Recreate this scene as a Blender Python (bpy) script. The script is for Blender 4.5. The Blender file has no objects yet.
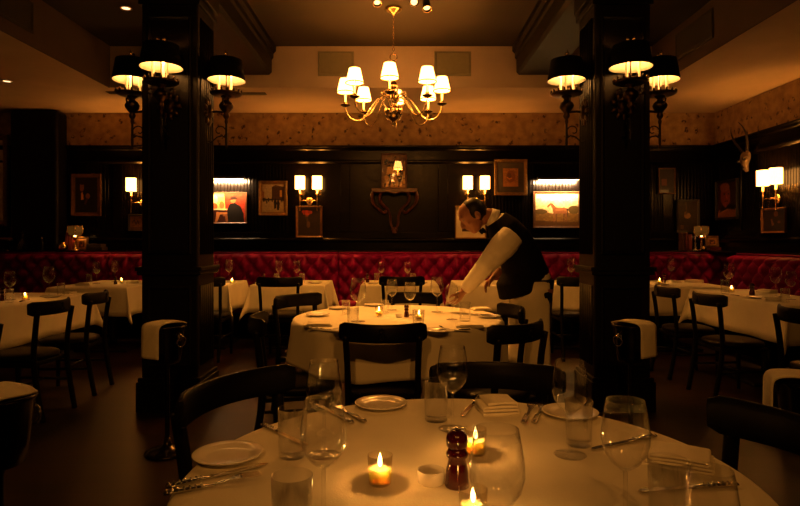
import bpy, bmesh, math, random
from math import sin, cos, pi, sqrt, atan2, radians
from mathutils import Vector, Matrix, Euler
random.seed(7)
SC = bpy.context.scene
COL = SC.collection
F, EYE, HOR = 580.0, 1.25, 241.0          # focal length in pixels, eye height, horizon row

def at(px, py, Y):                        # pixel + depth -> world point
    return ((px - 400) / F * Y, Y, EYE - (py - HOR) / F * Y)

# ------------------------------------------------------------------ materials
def lin(c):
    return tuple((x / 12.92 if x <= 0.04045 else ((x + 0.055) / 1.055) ** 2.4) for x in c)

MATS = {}
def M(name, col=(0.5, 0.5, 0.5), rough=0.5, metal=0.0, var=0.15, scale=18.0, bump=0.0, bscale=80.0,
      spec=0.5, emit=None, strength=0.0, coat=0.0, sheen=0.0, stretch=None, trans=0.0):
    """principled material, base colour broken up by a noise texture in object space (linear colours)"""
    m = bpy.data.materials.new(name); m.use_nodes = True
    nt = m.node_tree; n = nt.nodes; l = nt.links
    b = n['Principled BSDF']
    tc = n.new('ShaderNodeTexCoord'); mp = n.new('ShaderNodeMapping')
    l.new(tc.outputs['Object'], mp.inputs['Vector'])
    if stretch: mp.inputs['Scale'].default_value = stretch
    no = n.new('ShaderNodeTexNoise'); no.inputs['Scale'].default_value = scale; no.inputs['Detail'].default_value = 5
    l.new(mp.outputs['Vector'], no.inputs['Vector'])
    cr = n.new('ShaderNodeValToRGB')
    cr.color_ramp.elements[0].position = 0.3; cr.color_ramp.elements[1].position = 0.7
    cr.color_ramp.elements[0].color = (*[max(0, c * (1 - var)) for c in col], 1)
    cr.color_ramp.elements[1].color = (*[min(1, c * (1 + var)) for c in col], 1)
    l.new(no.outputs['Fac'], cr.inputs['Fac']); l.new(cr.outputs['Color'], b.inputs['Base Color'])
    b.inputs['Roughness'].default_value = rough; b.inputs['Metallic'].default_value = metal
    b.inputs['Specular IOR Level'].default_value = spec
    b.inputs['Coat Weight'].default_value = coat; b.inputs['Coat Roughness'].default_value = 0.15
    b.inputs['Sheen Weight'].default_value = sheen
    b.inputs['Transmission Weight'].default_value = trans
    if emit:
        b.inputs['Emission Color'].default_value = (*emit, 1); b.inputs['Emission Strength'].default_value = strength
    if bump:
        n2 = n.new('ShaderNodeTexNoise'); n2.inputs['Scale'].default_value = bscale; n2.inputs['Detail'].default_value = 4
        l.new(mp.outputs['Vector'], n2.inputs['Vector'])
        bp = n.new('ShaderNodeBump'); bp.inputs['Strength'].default_value = bump; bp.inputs['Distance'].default_value = 0.01
        l.new(n2.outputs['Fac'], bp.inputs['Height']); l.new(bp.outputs['Normal'], b.inputs['Normal'])
    MATS[name] = m
    return m

def glass_mat(name, tint=(1, 1, 1), base=0.055, edge=0.8):
    """thin clear glass: see-through with a sharp reflection that grows towards the rims"""
    m = bpy.data.materials.new(name); m.use_nodes = True
    nt = m.node_tree; n = nt.nodes; l = nt.links
    n.remove(n['Principled BSDF']); out = n['Material Output']
    tr = n.new('ShaderNodeBsdfTransparent'); tr.inputs['Color'].default_value = (*tint, 1)
    gl = n.new('ShaderNodeBsdfGlossy'); gl.inputs['Roughness'].default_value = 0.06
    lw = n.new('ShaderNodeLayerWeight'); lw.inputs['Blend'].default_value = 0.5
    po = n.new('ShaderNodeMath'); po.operation = 'POWER'; po.inputs[1].default_value = 3.4
    mu = n.new('ShaderNodeMath'); mu.operation = 'MULTIPLY_ADD'; mu.inputs[1].default_value = edge; mu.inputs[2].default_value = base
    mx = n.new('ShaderNodeMixShader')
    l.new(lw.outputs['Facing'], po.inputs[0]); l.new(po.outputs[0], mu.inputs[0]); l.new(mu.outputs[0], mx.inputs['Fac'])
    l.new(tr.outputs[0], mx.inputs[1]); l.new(gl.outputs[0], mx.inputs[2]); l.new(mx.outputs[0], out.inputs['Surface'])
    MATS[name] = m
    return m

def paint_mat(name, rough=0.45, coat=0.2):
    m = bpy.data.materials.new(name); m.use_nodes = True
    nt = m.node_tree; n = nt.nodes; l = nt.links; b = n['Principled BSDF']
    a = n.new('ShaderNodeAttribute'); a.attribute_name = 'paint'
    tc = n.new('ShaderNodeTexCoord'); no = n.new('ShaderNodeTexNoise'); no.inputs['Scale'].default_value = 40
    l.new(tc.outputs['Object'], no.inputs['Vector'])
    mx = n.new('ShaderNodeMix'); mx.data_type = 'RGBA'; mx.blend_type = 'OVERLAY'; mx.inputs['Factor'].default_value = 0.35
    l.new(a.outputs['Color'], mx.inputs[6]); l.new(no.outputs['Fac'], mx.inputs[7]); l.new(mx.outputs[2], b.inputs['Base Color'])
    b.inputs['Roughness'].default_value = rough; b.inputs['Coat Weight'].default_value = coat
    MATS[name] = m
    return m

WARM = (1.0, 0.345, 0.042)
def lamp_mat(name, strength, col=(1.0, 0.385, 0.075), lo=0.75, band=None):
    """lampshade that gives off light; woven variation in the glow comes from the cloth"""
    m = bpy.data.materials.new(name); m.use_nodes = True
    nt = m.node_tree; n = nt.nodes; l = nt.links; b = n['Principled BSDF']
    b.inputs['Base Color'].default_value = (0.75, 0.68, 0.55, 1); b.inputs['Roughness'].default_value = 0.8
    b.inputs['Emission Color'].default_value = (*col, 1)
    tc = n.new('ShaderNodeTexCoord'); wv = n.new('ShaderNodeTexNoise'); wv.inputs['Scale'].default_value = 60
    l.new(tc.outputs['Object'], wv.inputs['Vector'])
    mr = n.new('ShaderNodeMapRange'); mr.inputs['To Min'].default_value = strength * lo; mr.inputs['To Max'].default_value = strength * (2 - lo)
    l.new(wv.outputs['Fac'], mr.inputs['Value']); l.new(mr.outputs[0], b.inputs['Emission Strength'])
    MATS[name] = m
    return m

M('dark_wood', (0.0018, 0.001, 0.0006), rough=0.27, var=0.35, scale=6, stretch=(6, 6, 0.7), spec=0.16)
M('black_paint', (0.008, 0.0055, 0.004), rough=0.3, var=0.2, spec=0.4)
M('pillar_wood', (0.0035, 0.002, 0.0014), rough=0.45, var=0.3, scale=5, stretch=(5, 5, 0.6), spec=0.2)
M('chair_wood', (0.003, 0.0021, 0.0018), rough=0.42, var=0.25, scale=14, spec=0.15)
M('leather', (0.003, 0.0021, 0.0018), rough=0.42, spec=0.12, var=0.25, bump=0.15, bscale=160)
M('linen', (0.80, 0.745, 0.60), rough=0.85, var=0.04, scale=9, bump=0.12, bscale=220, spec=0.2, sheen=0.15)
M('napkin_linen', (0.82, 0.76, 0.62), rough=0.85, var=0.05, scale=30, bump=0.18, bscale=260, spec=0.2)
M('porcelain', (0.78, 0.74, 0.66), rough=0.16, var=0.03, coat=0.4)
M('silver', (0.72, 0.68, 0.62), rough=0.16, metal=1, var=0.08, scale=40)
M('chrome', (0.62, 0.60, 0.58), rough=0.12, metal=1, var=0.06, scale=12)
M('dull_chrome', (0.055, 0.047, 0.044), rough=0.2, metal=1, var=0.12, scale=12)
M('brass', (0.82, 0.60, 0.30), rough=0.22, metal=1, var=0.12, scale=30)
M('dark_brass', (0.07, 0.042, 0.02), rough=0.35, metal=1, var=0.3, scale=30)
M('black_iron', (0.014, 0.011, 0.009), rough=0.4, metal=0.6, var=0.3, scale=30)
M('red_lacquer', (0.055, 0.0025, 0.005), rough=0.18, var=0.15, coat=0.6)
M('red_velvet', (0.19, 0.001, 0.075), rough=0.55, spec=0.12, var=0.16, scale=9, bump=0.12, bscale=200, sheen=0.0)
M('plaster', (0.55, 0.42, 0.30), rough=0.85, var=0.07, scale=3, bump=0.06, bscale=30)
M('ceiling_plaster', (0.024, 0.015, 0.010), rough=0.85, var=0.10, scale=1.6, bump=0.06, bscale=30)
M('facing_dark_brown', (0.10, 0.066, 0.042), rough=0.85, var=0.1, scale=3)
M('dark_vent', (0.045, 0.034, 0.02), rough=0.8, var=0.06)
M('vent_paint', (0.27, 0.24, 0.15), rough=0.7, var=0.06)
M('gilt', (0.26, 0.15, 0.055), rough=0.38, metal=0.75, var=0.3, scale=50, bump=0.2, bscale=120)
M('walnut_frame', (0.12, 0.05, 0.02), rough=0.35, var=0.3, scale=20)
M('black_frame', (0.012, 0.009, 0.007), rough=0.35, var=0.2)
M('mount_card', (0.74, 0.66, 0.50), rough=0.85, var=0.04)
M('dark_mount', (0.05, 0.035, 0.022), rough=0.8, var=0.15)
M('mahogany', (0.11, 0.028, 0.012), rough=0.3, var=0.35, scale=12, coat=0.3)
M('wax', (0.85, 0.72, 0.45), rough=0.5, var=0.04)
M('skin', (0.30, 0.125, 0.075), rough=0.5, var=0.10, scale=25)
M('shirt_cotton', (0.78, 0.72, 0.62), rough=0.85, var=0.05, bump=0.3, bscale=26)
M('vest_wool', (0.004, 0.003, 0.003), rough=0.9, var=0.2, spec=0.08)
M('trouser_wool', (0.007, 0.006, 0.006), rough=0.9, var=0.2, spec=0.2)
M('hair_brown', (0.007, 0.0035, 0.0022), rough=0.5, spec=0.25, var=0.3, scale=60, stretch=(1, 1, 5))
M('bone', (0.22, 0.16, 0.10), rough=0.65, var=0.2, scale=20)
M('horn', (0.012, 0.008, 0.005), rough=0.45, var=0.3, scale=30)
M('book_red', (0.24, 0.04, 0.028), rough=0.6, var=0.15)
M('book_dred', (0.11, 0.016, 0.014), rough=0.6, var=0.15)
M('book_brown', (0.13, 0.05, 0.022), rough=0.6, var=0.15)
M('book_dark', (0.03, 0.018, 0.012), rough=0.55, var=0.2)
M('paper', (0.6, 0.5, 0.34), rough=0.9, var=0.08)
M('mica', (0.05, 0.025, 0.008), rough=0.4, var=0.25, emit=WARM, strength=0.02)
M('dark_bottle', (0.01, 0.014, 0.007), rough=0.06, var=0.1)
M('flame', (1, 0.6, 0.2), emit=(1.0, 0.55, 0.14), strength=22)
M('lit_wax', (0.85, 0.68, 0.38), rough=0.5, var=0.04, emit=(1.0, 0.42, 0.07), strength=0.55)
M('bulb', (1, 0.8, 0.5), emit=(1.0, 0.52, 0.16), strength=9)
M('downlight_glow', (1, 0.8, 0.5), emit=(1.0, 0.62, 0.3), strength=0.9)
M('shade_black', (0.003, 0.0024, 0.002), rough=0.8, spec=0.1, var=0.15)
M('shade_cream', (0.85, 0.80, 0.68), rough=0.8, var=0.04)
M('trim_braid', (0.22, 0.10, 0.03), rough=0.8, var=0.15)
glass_mat('clear_glass')
glass_mat('votive_glass', tint=(1.0, 0.96, 0.88), base=0.03, edge=0.7)
pm = paint_mat('glazed_print', 0.4, 1.0); pm.node_tree.nodes['Principled BSDF'].inputs['Coat IOR'].default_value = 2.3; pm.node_tree.nodes['Principled BSDF'].inputs['Coat Roughness'].default_value = 0.01
paint_mat('oil_paint'); paint_mat('print_paper', 0.45, 0.12)
lamp_mat('lit_shade', 5.0)
lamp_mat('bright_shade', 26.0)
M('spot_lens', (1, 0.8, 0.5), emit=(1.0, 0.5, 0.15), strength=1.5)
lamp_mat('lit_linen_shade', 4.6)

def floor_mat():
    m = bpy.data.materials.new('floorboards'); m.use_nodes = True
    nt = m.node_tree; n = nt.nodes; l = nt.links; b = n['Principled BSDF']
    tc = n.new('ShaderNodeTexCoord')
    br = n.new('ShaderNodeTexBrick'); br.offset = 0.37; br.inputs['Scale'].default_value = 1.0
    br.inputs['Brick Width'].default_value = 1.7; br.inputs['Row Height'].default_value = 0.125; br.inputs['Mortar Size'].default_value = 0.003
    br.inputs['Color1'].default_value = (0.020, 0.0062, 0.0038, 1); br.inputs['Color2'].default_value = (0.010, 0.0032, 0.002, 1)
    br.inputs['Mortar'].default_value = (0.006, 0.003, 0.002, 1)
    l.new(tc.outputs['Object'], br.inputs['Vector'])
    mp = n.new('ShaderNodeMapping'); mp.inputs['Scale'].default_value = (1.2, 16, 1); l.new(tc.outputs['Object'], mp.inputs['Vector'])
    no = n.new('ShaderNodeTexNoise'); no.inputs['Scale'].default_value = 3; no.inputs['Detail'].default_value = 6; l.new(mp.outputs[0], no.inputs['Vector'])
    mx = n.new('ShaderNodeMix'); mx.data_type = 'RGBA'; mx.blend_type = 'MULTIPLY'; mx.inputs['Factor'].default_value = 0.6
    cr = n.new('ShaderNodeValToRGB'); cr.color_ramp.elements[0].color = (0.4, 0.4, 0.4, 1); cr.color_ramp.elements[0].position = 0.3
    cr.color_ramp.elements[1].color = (1.3, 1.3, 1.3, 1); cr.color_ramp.elements[1].position = 0.7
    l.new(no.outputs['Fac'], cr.inputs['Fac']); l.new(br.outputs['Color'], mx.inputs[6]); l.new(cr.outputs['Color'], mx.inputs[7])
    l.new(mx.outputs[2], b.inputs['Base Color']); b.inputs['Roughness'].default_value = 0.42; b.inputs['Specular IOR Level'].default_value = 0.35
    bp = n.new('ShaderNodeBump'); bp.inputs['Strength'].default_value = 0.25; bp.inputs['Distance'].default_value = 0.004
    l.new(br.outputs['Fac'], bp.inputs['Height']); bp.invert = True; l.new(bp.outputs['Normal'], b.inputs['Normal'])
    MATS['floorboards'] = m

def wallpaper_mat():
    m = bpy.data.materials.new('wallpaper'); m.use_nodes = True
    nt = m.node_tree; n = nt.nodes; l = nt.links; b = n['Principled BSDF']
    tc = n.new('ShaderNodeTexCoord')
    wob = n.new('ShaderNodeTexNoise'); wob.inputs['Scale'].default_value = 7; wob.inputs['Detail'].default_value = 3
    l.new(tc.outputs['Object'], wob.inputs['Vector'])
    add = n.new('ShaderNodeMix'); add.data_type = 'RGBA'; add.blend_type = 'LINEAR_LIGHT'; add.inputs['Factor'].default_value = 0.09
    l.new(tc.outputs['Object'], add.inputs[6]); l.new(wob.outputs['Color'], add.inputs[7])
    vo = n.new('ShaderNodeTexVoronoi'); vo.inputs['Scale'].default_value = 8.5; l.new(add.outputs[2], vo.inputs['Vector'])
    r1 = n.new('ShaderNodeValToRGB'); r1.color_ramp.elements[0].position = 0.16; r1.color_ramp.elements[1].position = 0.34
    r1.color_ramp.elements[0].color = (1, 1, 1, 1); r1.color_ramp.elements[1].color = (0, 0, 0, 1)
    l.new(vo.outputs['Distance'], r1.inputs['Fac'])
    n2 = n.new('ShaderNodeTexNoise'); n2.inputs['Scale'].default_value = 24; n2.inputs['Detail'].default_value = 4; l.new(tc.outputs['Object'], n2.inputs['Vector'])
    r2 = n.new('ShaderNodeValToRGB'); r2.color_ramp.elements[0].position = 0.42; r2.color_ramp.elements[1].position = 0.52
    l.new(n2.outputs['Fac'], r2.inputs['Fac'])
    mm = n.new('ShaderNodeMath'); mm.operation = 'MULTIPLY'; l.new(r1.outputs['Color'], mm.inputs[0]); l.new(r2.outputs['Color'], mm.inputs[1])
    n3 = n.new('ShaderNodeTexNoise'); n3.inputs['Scale'].default_value = 11; n3.inputs['Detail'].default_value = 6; l.new(tc.outputs['Object'], n3.inputs['Vector'])
    bs = n.new('ShaderNodeValToRGB'); bs.color_ramp.elements[0].color = (0.33, 0.21, 0.11, 1); bs.color_ramp.elements[1].color = (0.52, 0.36, 0.19, 1)
    bs.color_ramp.elements[0].position = 0.35; bs.color_ramp.elements[1].position = 0.65
    l.new(n3.outputs['Fac'], bs.inputs['Fac'])
    mx = n.new('ShaderNodeMix'); mx.data_type = 'RGBA'; l.new(mm.outputs[0], mx.inputs['Factor']); l.new(bs.outputs['Color'], mx.inputs[6])
    mx.inputs[7].default_value = (0.055, 0.022, 0.012, 1)
    l.new(mx.outputs[2], b.inputs['Base Color']); b.inputs['Roughness'].default_value = 0.75
    MATS['wallpaper'] = m
floor_mat(); wallpaper_mat()

# ------------------------------------------------------------------ mesh builder
class MB:
    def __init__(s): s.v = []; s.f = []; s.mi = []; s.sm = []
    def add(s, vs, fs, smooth=True, mi=0):
        o = len(s.v); s.v += [tuple(x) for x in vs]
        for f in fs: s.f.append([o + i for i in f]); s.mi.append(mi); s.sm.append(smooth)
        return s
    def box(s, x0, x1, y0, y1, z0, z1, mi=0):
        vs = [(x, y, z) for z in (z0, z1) for y in (y0, y1) for x in (x0, x1)]
        return s.add(vs, [(0, 2, 3, 1), (4, 5, 7, 6), (0, 1, 5, 4), (2, 6, 7, 3), (0, 4, 6, 2), (1, 3, 7, 5)], False, mi)
    def lathe(s, prof, n=24, c=(0, 0, 0), sx=1, sy=1, smooth=True, mi=0, close=False):
        """revolve (r, z) profile about z; r = 0 ends collapse to a pole"""
        vs = []; fs = []; rows = []
        for (r, z) in prof:
            if r < 1e-6: rows.append([len(vs)]); vs.append((c[0], c[1], c[2] + z))
            else:
                rows.append(list(range(len(vs), len(vs) + n)))
                for k in range(n):
                    a = 2 * pi * k / n; vs.append((c[0] + r * sx * cos(a), c[1] + r * sy * sin(a), c[2] + z))
        pairs = list(zip(rows, rows[1:]))
        if close: pairs.append((rows[-1], rows[0]))
        for A, B in pairs:
            for k in range(n):
                a0 = A[k % len(A)]; a1 = A[(k + 1) % len(A)]; b0 = B[k % len(B)]; b1 = B[(k + 1) % len(B)]
                f = [a0, a1, b1, b0]; g = []
                for i in f:
                    if i not in g: g.append(i)
                if len(g) > 2: fs.append(g)
        return s.add(vs, fs, smooth, mi)
    def tube(s, pts, rad, n=8, caps=True, ell=None, up=None, mi=0, smooth=True):
        """round (or elliptical: ell = (a, b) multipliers) tube along pts with a radius per point"""
        pts = [Vector(p) for p in pts]
        if not hasattr(rad, '__len__'): rad = [rad] * len(pts)
        vs = []; fs = []; ref = None
        for i, p in enumerate(pts):
            t = (pts[min(i + 1, len(pts) - 1)] - pts[max(i - 1, 0)])
            t = t.normalized() if t.length > 1e-9 else Vector((0, 0, 1))
            if up is not None: u = Vector(up)
            elif ref is None: u = Vector((0, 0, 1)) if abs(t.z) < 0.9 else Vector((1, 0, 0))
            else: u = ref
            a = (u - t * u.dot(t))
            a = a.normalized() if a.length > 1e-6 else t.orthogonal().normalized()
            ref = a; b = t.cross(a)
            r = rad[i]; rx, ry = r if hasattr(r, '__len__') else (r, r)
            if ell: rx *= ell[0]; ry *= ell[1]
            for k in range(n):
                th = 2 * pi * k / n; vs.append(p + a * (rx * cos(th)) + b * (ry * sin(th)))
        for i in range(len(pts) - 1):
            for k in range(n):
                k2 = (k + 1) % n; fs.append((i * n + k, i * n + k2, (i + 1) * n + k2, (i + 1) * n + k))
        if caps:
            fs.append(tuple(range(n))[::-1]); fs.append(tuple(range((len(pts) - 1) * n, len(pts) * n)))
        return s.add(vs, fs, smooth, mi)
    def ball(s, c, r, n=12, m=8, sc=(1, 1, 1), rot=None, mi=0):
        vs = [Vector((0, 0, 1))]; fs = []
        for i in range(1, m):
            th = pi * i / m
            for k in range(n): ph = 2 * pi * k / n; vs.append(Vector((sin(th) * cos(ph), sin(th) * sin(ph), cos(th))))
        vs.append(Vector((0, 0, -1)))
        for k in range(n): fs.append((0, 1 + k, 1 + (k + 1) % n))
        for i in range(m - 2):
            for k in range(n):
                a = 1 + i * n + k; b = 1 + i * n + (k + 1) % n; fs.append((a, a + n, b + n, b))
        e = len(vs) - 1; o = 1 + (m - 2) * n
        for k in range(n): fs.append((o + k, e, o + (k + 1) % n))
        out = []
        for v in vs:
            w = Vector((v.x * sc[0], v.y * sc[1], v.z * sc[2])) * r
            if rot is not None: w = rot @ w
            out.append(w + Vector(c))
        return s.add(out, fs, True, mi)
    def prism(s, poly, y0, y1, axis='y', smooth=False, mi=0):
        """extrude a 2-D polygon: axis y -> poly in (x, z); z -> (x, y); x -> (y, z)"""
        def P(a, b, d): return {'y': (a, d, b), 'z': (a, b, d), 'x': (d, a, b)}[axis]
        n = len(poly); vs = [P(a, b, y0) for a, b in poly] + [P(a, b, y1) for a, b in poly]
        fs = [tuple(range(n)), tuple(range(2 * n - 1, n - 1, -1))] + [(i, i + n, (i + 1) % n + n, (i + 1) % n) for i in range(n)]
        return s.add(vs, fs, smooth, mi)
    def sweep_rect(s, w, h, prof, mi=0):
        """picture frame: profile (inset, depth) round a w x h rectangle in XZ, front towards -Y, closed"""
        vs = []; fs = []; n = len(prof)
        for (sx, sz) in ((-1, -1), (1, -1), (1, 1), (-1, 1)):
            for (ins, d) in prof: vs.append((sx * (w / 2 - ins), -d, sz * (h / 2 - ins)))
        for c in range(4):
            c2 = (c + 1) % 4
            for i in range(n):
                j = (i + 1) % n; fs.append((c * n + i, c2 * n + i, c2 * n + j, c * n + j))
        return s.add(vs, fs, False, mi)
    def mesh(s, name):
        me = bpy.data.meshes.new(name); me.from_pydata(s.v, [], s.f)
        me.polygons.foreach_set('use_smooth', s.sm); me.polygons.foreach_set('material_index', s.mi)
        bm = bmesh.new(); bm.from_mesh(me); bmesh.ops.recalc_face_normals(bm, faces=bm.faces); bm.to_mesh(me); bm.free()
        return me
    def build(s, name, mats, parent=None, loc=(0, 0, 0), rot=(0, 0, 0), bevel=0, seg=2, solid=0, sub=0, label=None):
        me = s.mesh(name)
        for m in (mats if isinstance(mats, (list, tuple)) else [mats]): me.materials.append(MATS[m])
        o = bpy.data.objects.new(name, me); COL.objects.link(o)
        o.location = loc; o.rotation_euler = rot
        if parent is not None: o.parent = parent
        if solid:
            d = o.modifiers.new('solid', 'SOLIDIFY'); d.thickness = solid; d.offset = -1
        if bevel:
            d = o.modifiers.new('bevel', 'BEVEL'); d.width = bevel; d.segments = seg; d.limit_method = 'ANGLE'; d.angle_limit = radians(40)
        if sub:
            d = o.modifiers.new('sub', 'SUBSURF'); d.levels = sub; d.render_levels = sub
        if label: o['label'] = label
        return o

def tag(o, label, cat, group=None):
    o['label'] = label; o['category'] = cat
    if group: o['group'] = group
    return o
def thing(name, label, cat, loc=(0, 0, 0), rz=0, group=None):
    o = bpy.data.objects.new(name, None); COL.objects.link(o); o.empty_display_size = 0.1
    o.location = loc; o.rotation_euler = (0, 0, rz)
    return tag(o, label, cat, group)
def struct(o, ): o['kind'] = 'structure'; return o
KIDS = {}
def dup(root, loc, rz=0.0, label=None, group=None, scale=None):
    """copy a thing with copies of its parts and their sub-parts"""
    r = root.copy(); COL.objects.link(r); r.location = loc; r.rotation_euler = (0, 0, rz)
    if scale: r.scale = (scale,) * 3
    if label: r['label'] = label
    if group: r['group'] = group
    for ch in list(root.children):
        c = ch.copy(); COL.objects.link(c); c.parent = r
        for g in list(ch.children):
            d = g.copy(); COL.objects.link(d); d.parent = c
    return r
def point(name, loc, power, col=WARM, rad=0.02, parent=None):
    d = bpy.data.lights.new(name, 'POINT'); d.energy = power; d.color = col; d.shadow_soft_size = rad
    o = bpy.data.objects.new(name, d); COL.objects.link(o); o.location = loc
    if parent is not None: o.parent = parent
    return o
USED = set()
class Proto:
    """first placement moves the prototype itself, later ones copy it"""
    def __init__(s, make, group=None): s.make = make; s.root = None; s.group = group
    def put(s, x, y, z, label, rz=0.0, scale=None, group=None):
        if s.root is None:
            s.root = s.make(label); o = s.root; o.location = (x, y, z); o.rotation_euler = (0, 0, rz); o['label'] = label
            if scale: o.scale = (scale,) * 3
        else: o = dup(s.root, (x, y, z), rz, label, None, scale)
        if not scale: o.scale = (1, 1, 1)
        g = group or s.group
        if g: o['group'] = g
        return o
def spline(p, m=6):
    out = []
    for i in range(len(p) - 1):
        p0 = p[max(i - 1, 0)]; p1 = p[i]; p2 = p[i + 1]; p3 = p[min(i + 2, len(p) - 1)]
        for s in range(m):
            u = s / m; out.append(tuple(0.5 * (2 * p1[q] + (p2[q] - p0[q]) * u + (2 * p0[q] - 5 * p1[q] + 4 * p2[q] - p3[q]) * u * u + (3 * p1[q] - p0[q] - 3 * p2[q] + p3[q]) * u ** 3) for q in range(len(p1))))
    out.append(tuple(p[-1])); return out
# ------------------------------------------------------------------ the room
XL, XR, YB, YF = -6.3, 4.47, 8.25, -4.5
ZC, ZS, ZW = 3.56, 3.07, 2.60          # main ceiling, soffit underside, top of the panelling
struct(MB().box(XL, XR, YF, YB, -0.1, 0).build('floor', 'floorboards'))
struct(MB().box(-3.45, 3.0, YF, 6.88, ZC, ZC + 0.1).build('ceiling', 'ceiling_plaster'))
struct(MB().box(XL - 0.15, XR + 0.15, YB, YB + 0.15, 0, ZC).build('wall_back', 'wallpaper'))
struct(MB().box(XR, XR + 0.15, YF, YB, 0, ZC).build('wall_right', 'wallpaper'))
struct(MB().box(XL - 0.15, XL, YF, YB, 0, ZC).build('wall_left', 'wallpaper'))
struct(MB().box(XL - 0.15, XR + 0.15, YF - 0.15, YF, 0, ZC + 0.1).build('wall_front', 'black_paint'))
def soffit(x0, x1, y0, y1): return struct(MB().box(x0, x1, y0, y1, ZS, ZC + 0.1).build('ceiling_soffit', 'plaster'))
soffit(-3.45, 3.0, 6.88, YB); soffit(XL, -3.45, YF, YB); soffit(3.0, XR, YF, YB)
struct(MB().box(-3.45, -3.438, YF, 6.88, ZS - 0.004, ZC).build('trim_dark_facing', 'facing_dark_brown'))  # thin dark brown sheet over the aisle soffit face, same on both sides
struct(MB().box(2.988, 3.0, YF, 6.88, ZS - 0.004, ZC).build('trim_dark_facing', 'facing_dark_brown'))

def bead_panel(w, h, pitch=0.048, d=0.006):
    """beadboard sheet in XZ, front towards -Y, grooves cut as geometry"""
    n = max(2, int(w / pitch)); xs = []
    for i in range(n):
        x = i * w / n; p = w / n
        xs += [(x, 0), (x + p * 0.10, -d), (x + p * 0.5, -d * 1.25), (x + p * 0.90, -d)]
    xs.append((w, 0)); b = MB(); vs = []; fs = []
    for z in (0, h): vs += [(x, y, z) for x, y in xs]
    m = len(xs)
    for i in range(m - 1): fs.append((i, i + 1, m + i + 1, m + i))
    return b.add(vs, fs, False)

def panelling(w, stiles, name, loc, rz, flats=()):
    """dark panelling along a wall: beadboard, stiles, rails, cap and chair rail; local x runs along the wall, front is -y"""
    z0, z1 = 0.10, ZW
    struct(bead_panel(w, z1 - z0).build(name, 'dark_wood', None, (loc[0], loc[1], z0), (0, 0, rz)))
    def bar(nm, x0, x1, d, a, b_, bev=0.006):
        o = MB().box(x0, x1, -d, 0.0, a, b_).build(nm, 'dark_wood', None, (loc[0], loc[1], 0), (0, 0, rz), bevel=bev); struct(o)
    for fa, fb in flats: bar('trim_flat_panel', fa, fb, 0.012, 1.37, 2.37)
    for x in stiles: bar('trim_stile', x - 0.07, x + 0.07, 0.024, 1.38, 2.36)
    bar('trim_rail', 0, w, 0.026, 2.36, 2.535); bar('trim_rail', 0, w, 0.026, 1.12, 1.38)
    prof = [(0, 2.60), (0, 2.53), (-0.03, 2.53), (-0.045, 2.545), (-0.055, 2.57), (-0.075, 2.578), (-0.075, 2.60)]
    struct(MB().prism(prof, 0, w, 'x').build('trim_cornice', 'dark_wood', None, (loc[0], loc[1], 0), (0, 0, rz), bevel=0.004))
    prof = [(0, 2.40), (0, 2.34), (-0.03, 2.345), (-0.048, 2.37), (-0.048, 2.385), (-0.03, 2.40)]
    struct(MB().prism(prof, 0, w, 'x').build('trim_moulding', 'dark_wood', None, (loc[0], loc[1], 0), (0, 0, rz), bevel=0.004))
    prof = [(0, 1.295), (0, 1.225), (-0.035, 1.23), (-0.055, 1.255), (-0.055, 1.275), (-0.035, 1.295)]
    struct(MB().prism(prof, 0, w, 'x').build('trim_chair_rail', 'dark_wood', None, (loc[0], loc[1], 0), (0, 0, rz), bevel=0.004))
panelling(XR - XL, [0.35, 1.1, 2.3, 3.5, 5.52, 6.91, 8.8, 10.1], 'trim_panelling_back', (XL, YB - 0.002, 0), 0, [(-1.60 - XL, 1.30 - XL)])
panelling(YB - 1.0, [0.12, 0.62, 1.9, 3.0, 4.5, 6.0], 'trim_panelling_right', (XR - 0.002, YB, 0), radians(-90))
struct(MB().box(XL, XR, YB - 0.03, YB - 0.012, 0, 0.16).build('baseboard_back', 'dark_wood', bevel=0.004))
struct(MB().box(XR - 0.03, XR - 0.012, 1.0, YB, 0, 0.16).build('baseboard_right', 'dark_wood', bevel=0.004))
# dark boxed-in pier at the left end of the back wall
b = MB().box(-5.38, -4.72, 7.98, YB, 0, 3.06)
struct(b.build('pillar_pier', 'pillar_wood', bevel=0.05, seg=4))

# beams along the dining room, two stepped mouldings each side
for x0, x1 in ((-1.98, -1.52), (1.38, 1.84)):
    prof = [(x0 - .05, ZC), (x0 - .05, 3.50), (x0 - .02, 3.47), (x0 - .02, 3.42), (x0, 3.40), (x0, 3.25), (x0 + .03, 3.22),
            (x1 - .03, 3.22), (x1, 3.25), (x1, 3.40), (x1 + .02, 3.42), (x1 + .02, 3.47), (x1 + .05, 3.50), (x1 + .05, ZC)]
    struct(MB().prism(prof, YF, 6.88, 'y').build('ceiling_beam', 'pillar_wood', bevel=0.004))
struct(MB().prism([(2.3, ZC), (2.3, 3.40), (2.33, 3.37), (2.57, 3.37), (2.6, 3.40), (2.6, ZC)], -1.52, 1.38, 'x').build('ceiling_beam', 'pillar_wood', bevel=0.004))

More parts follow.
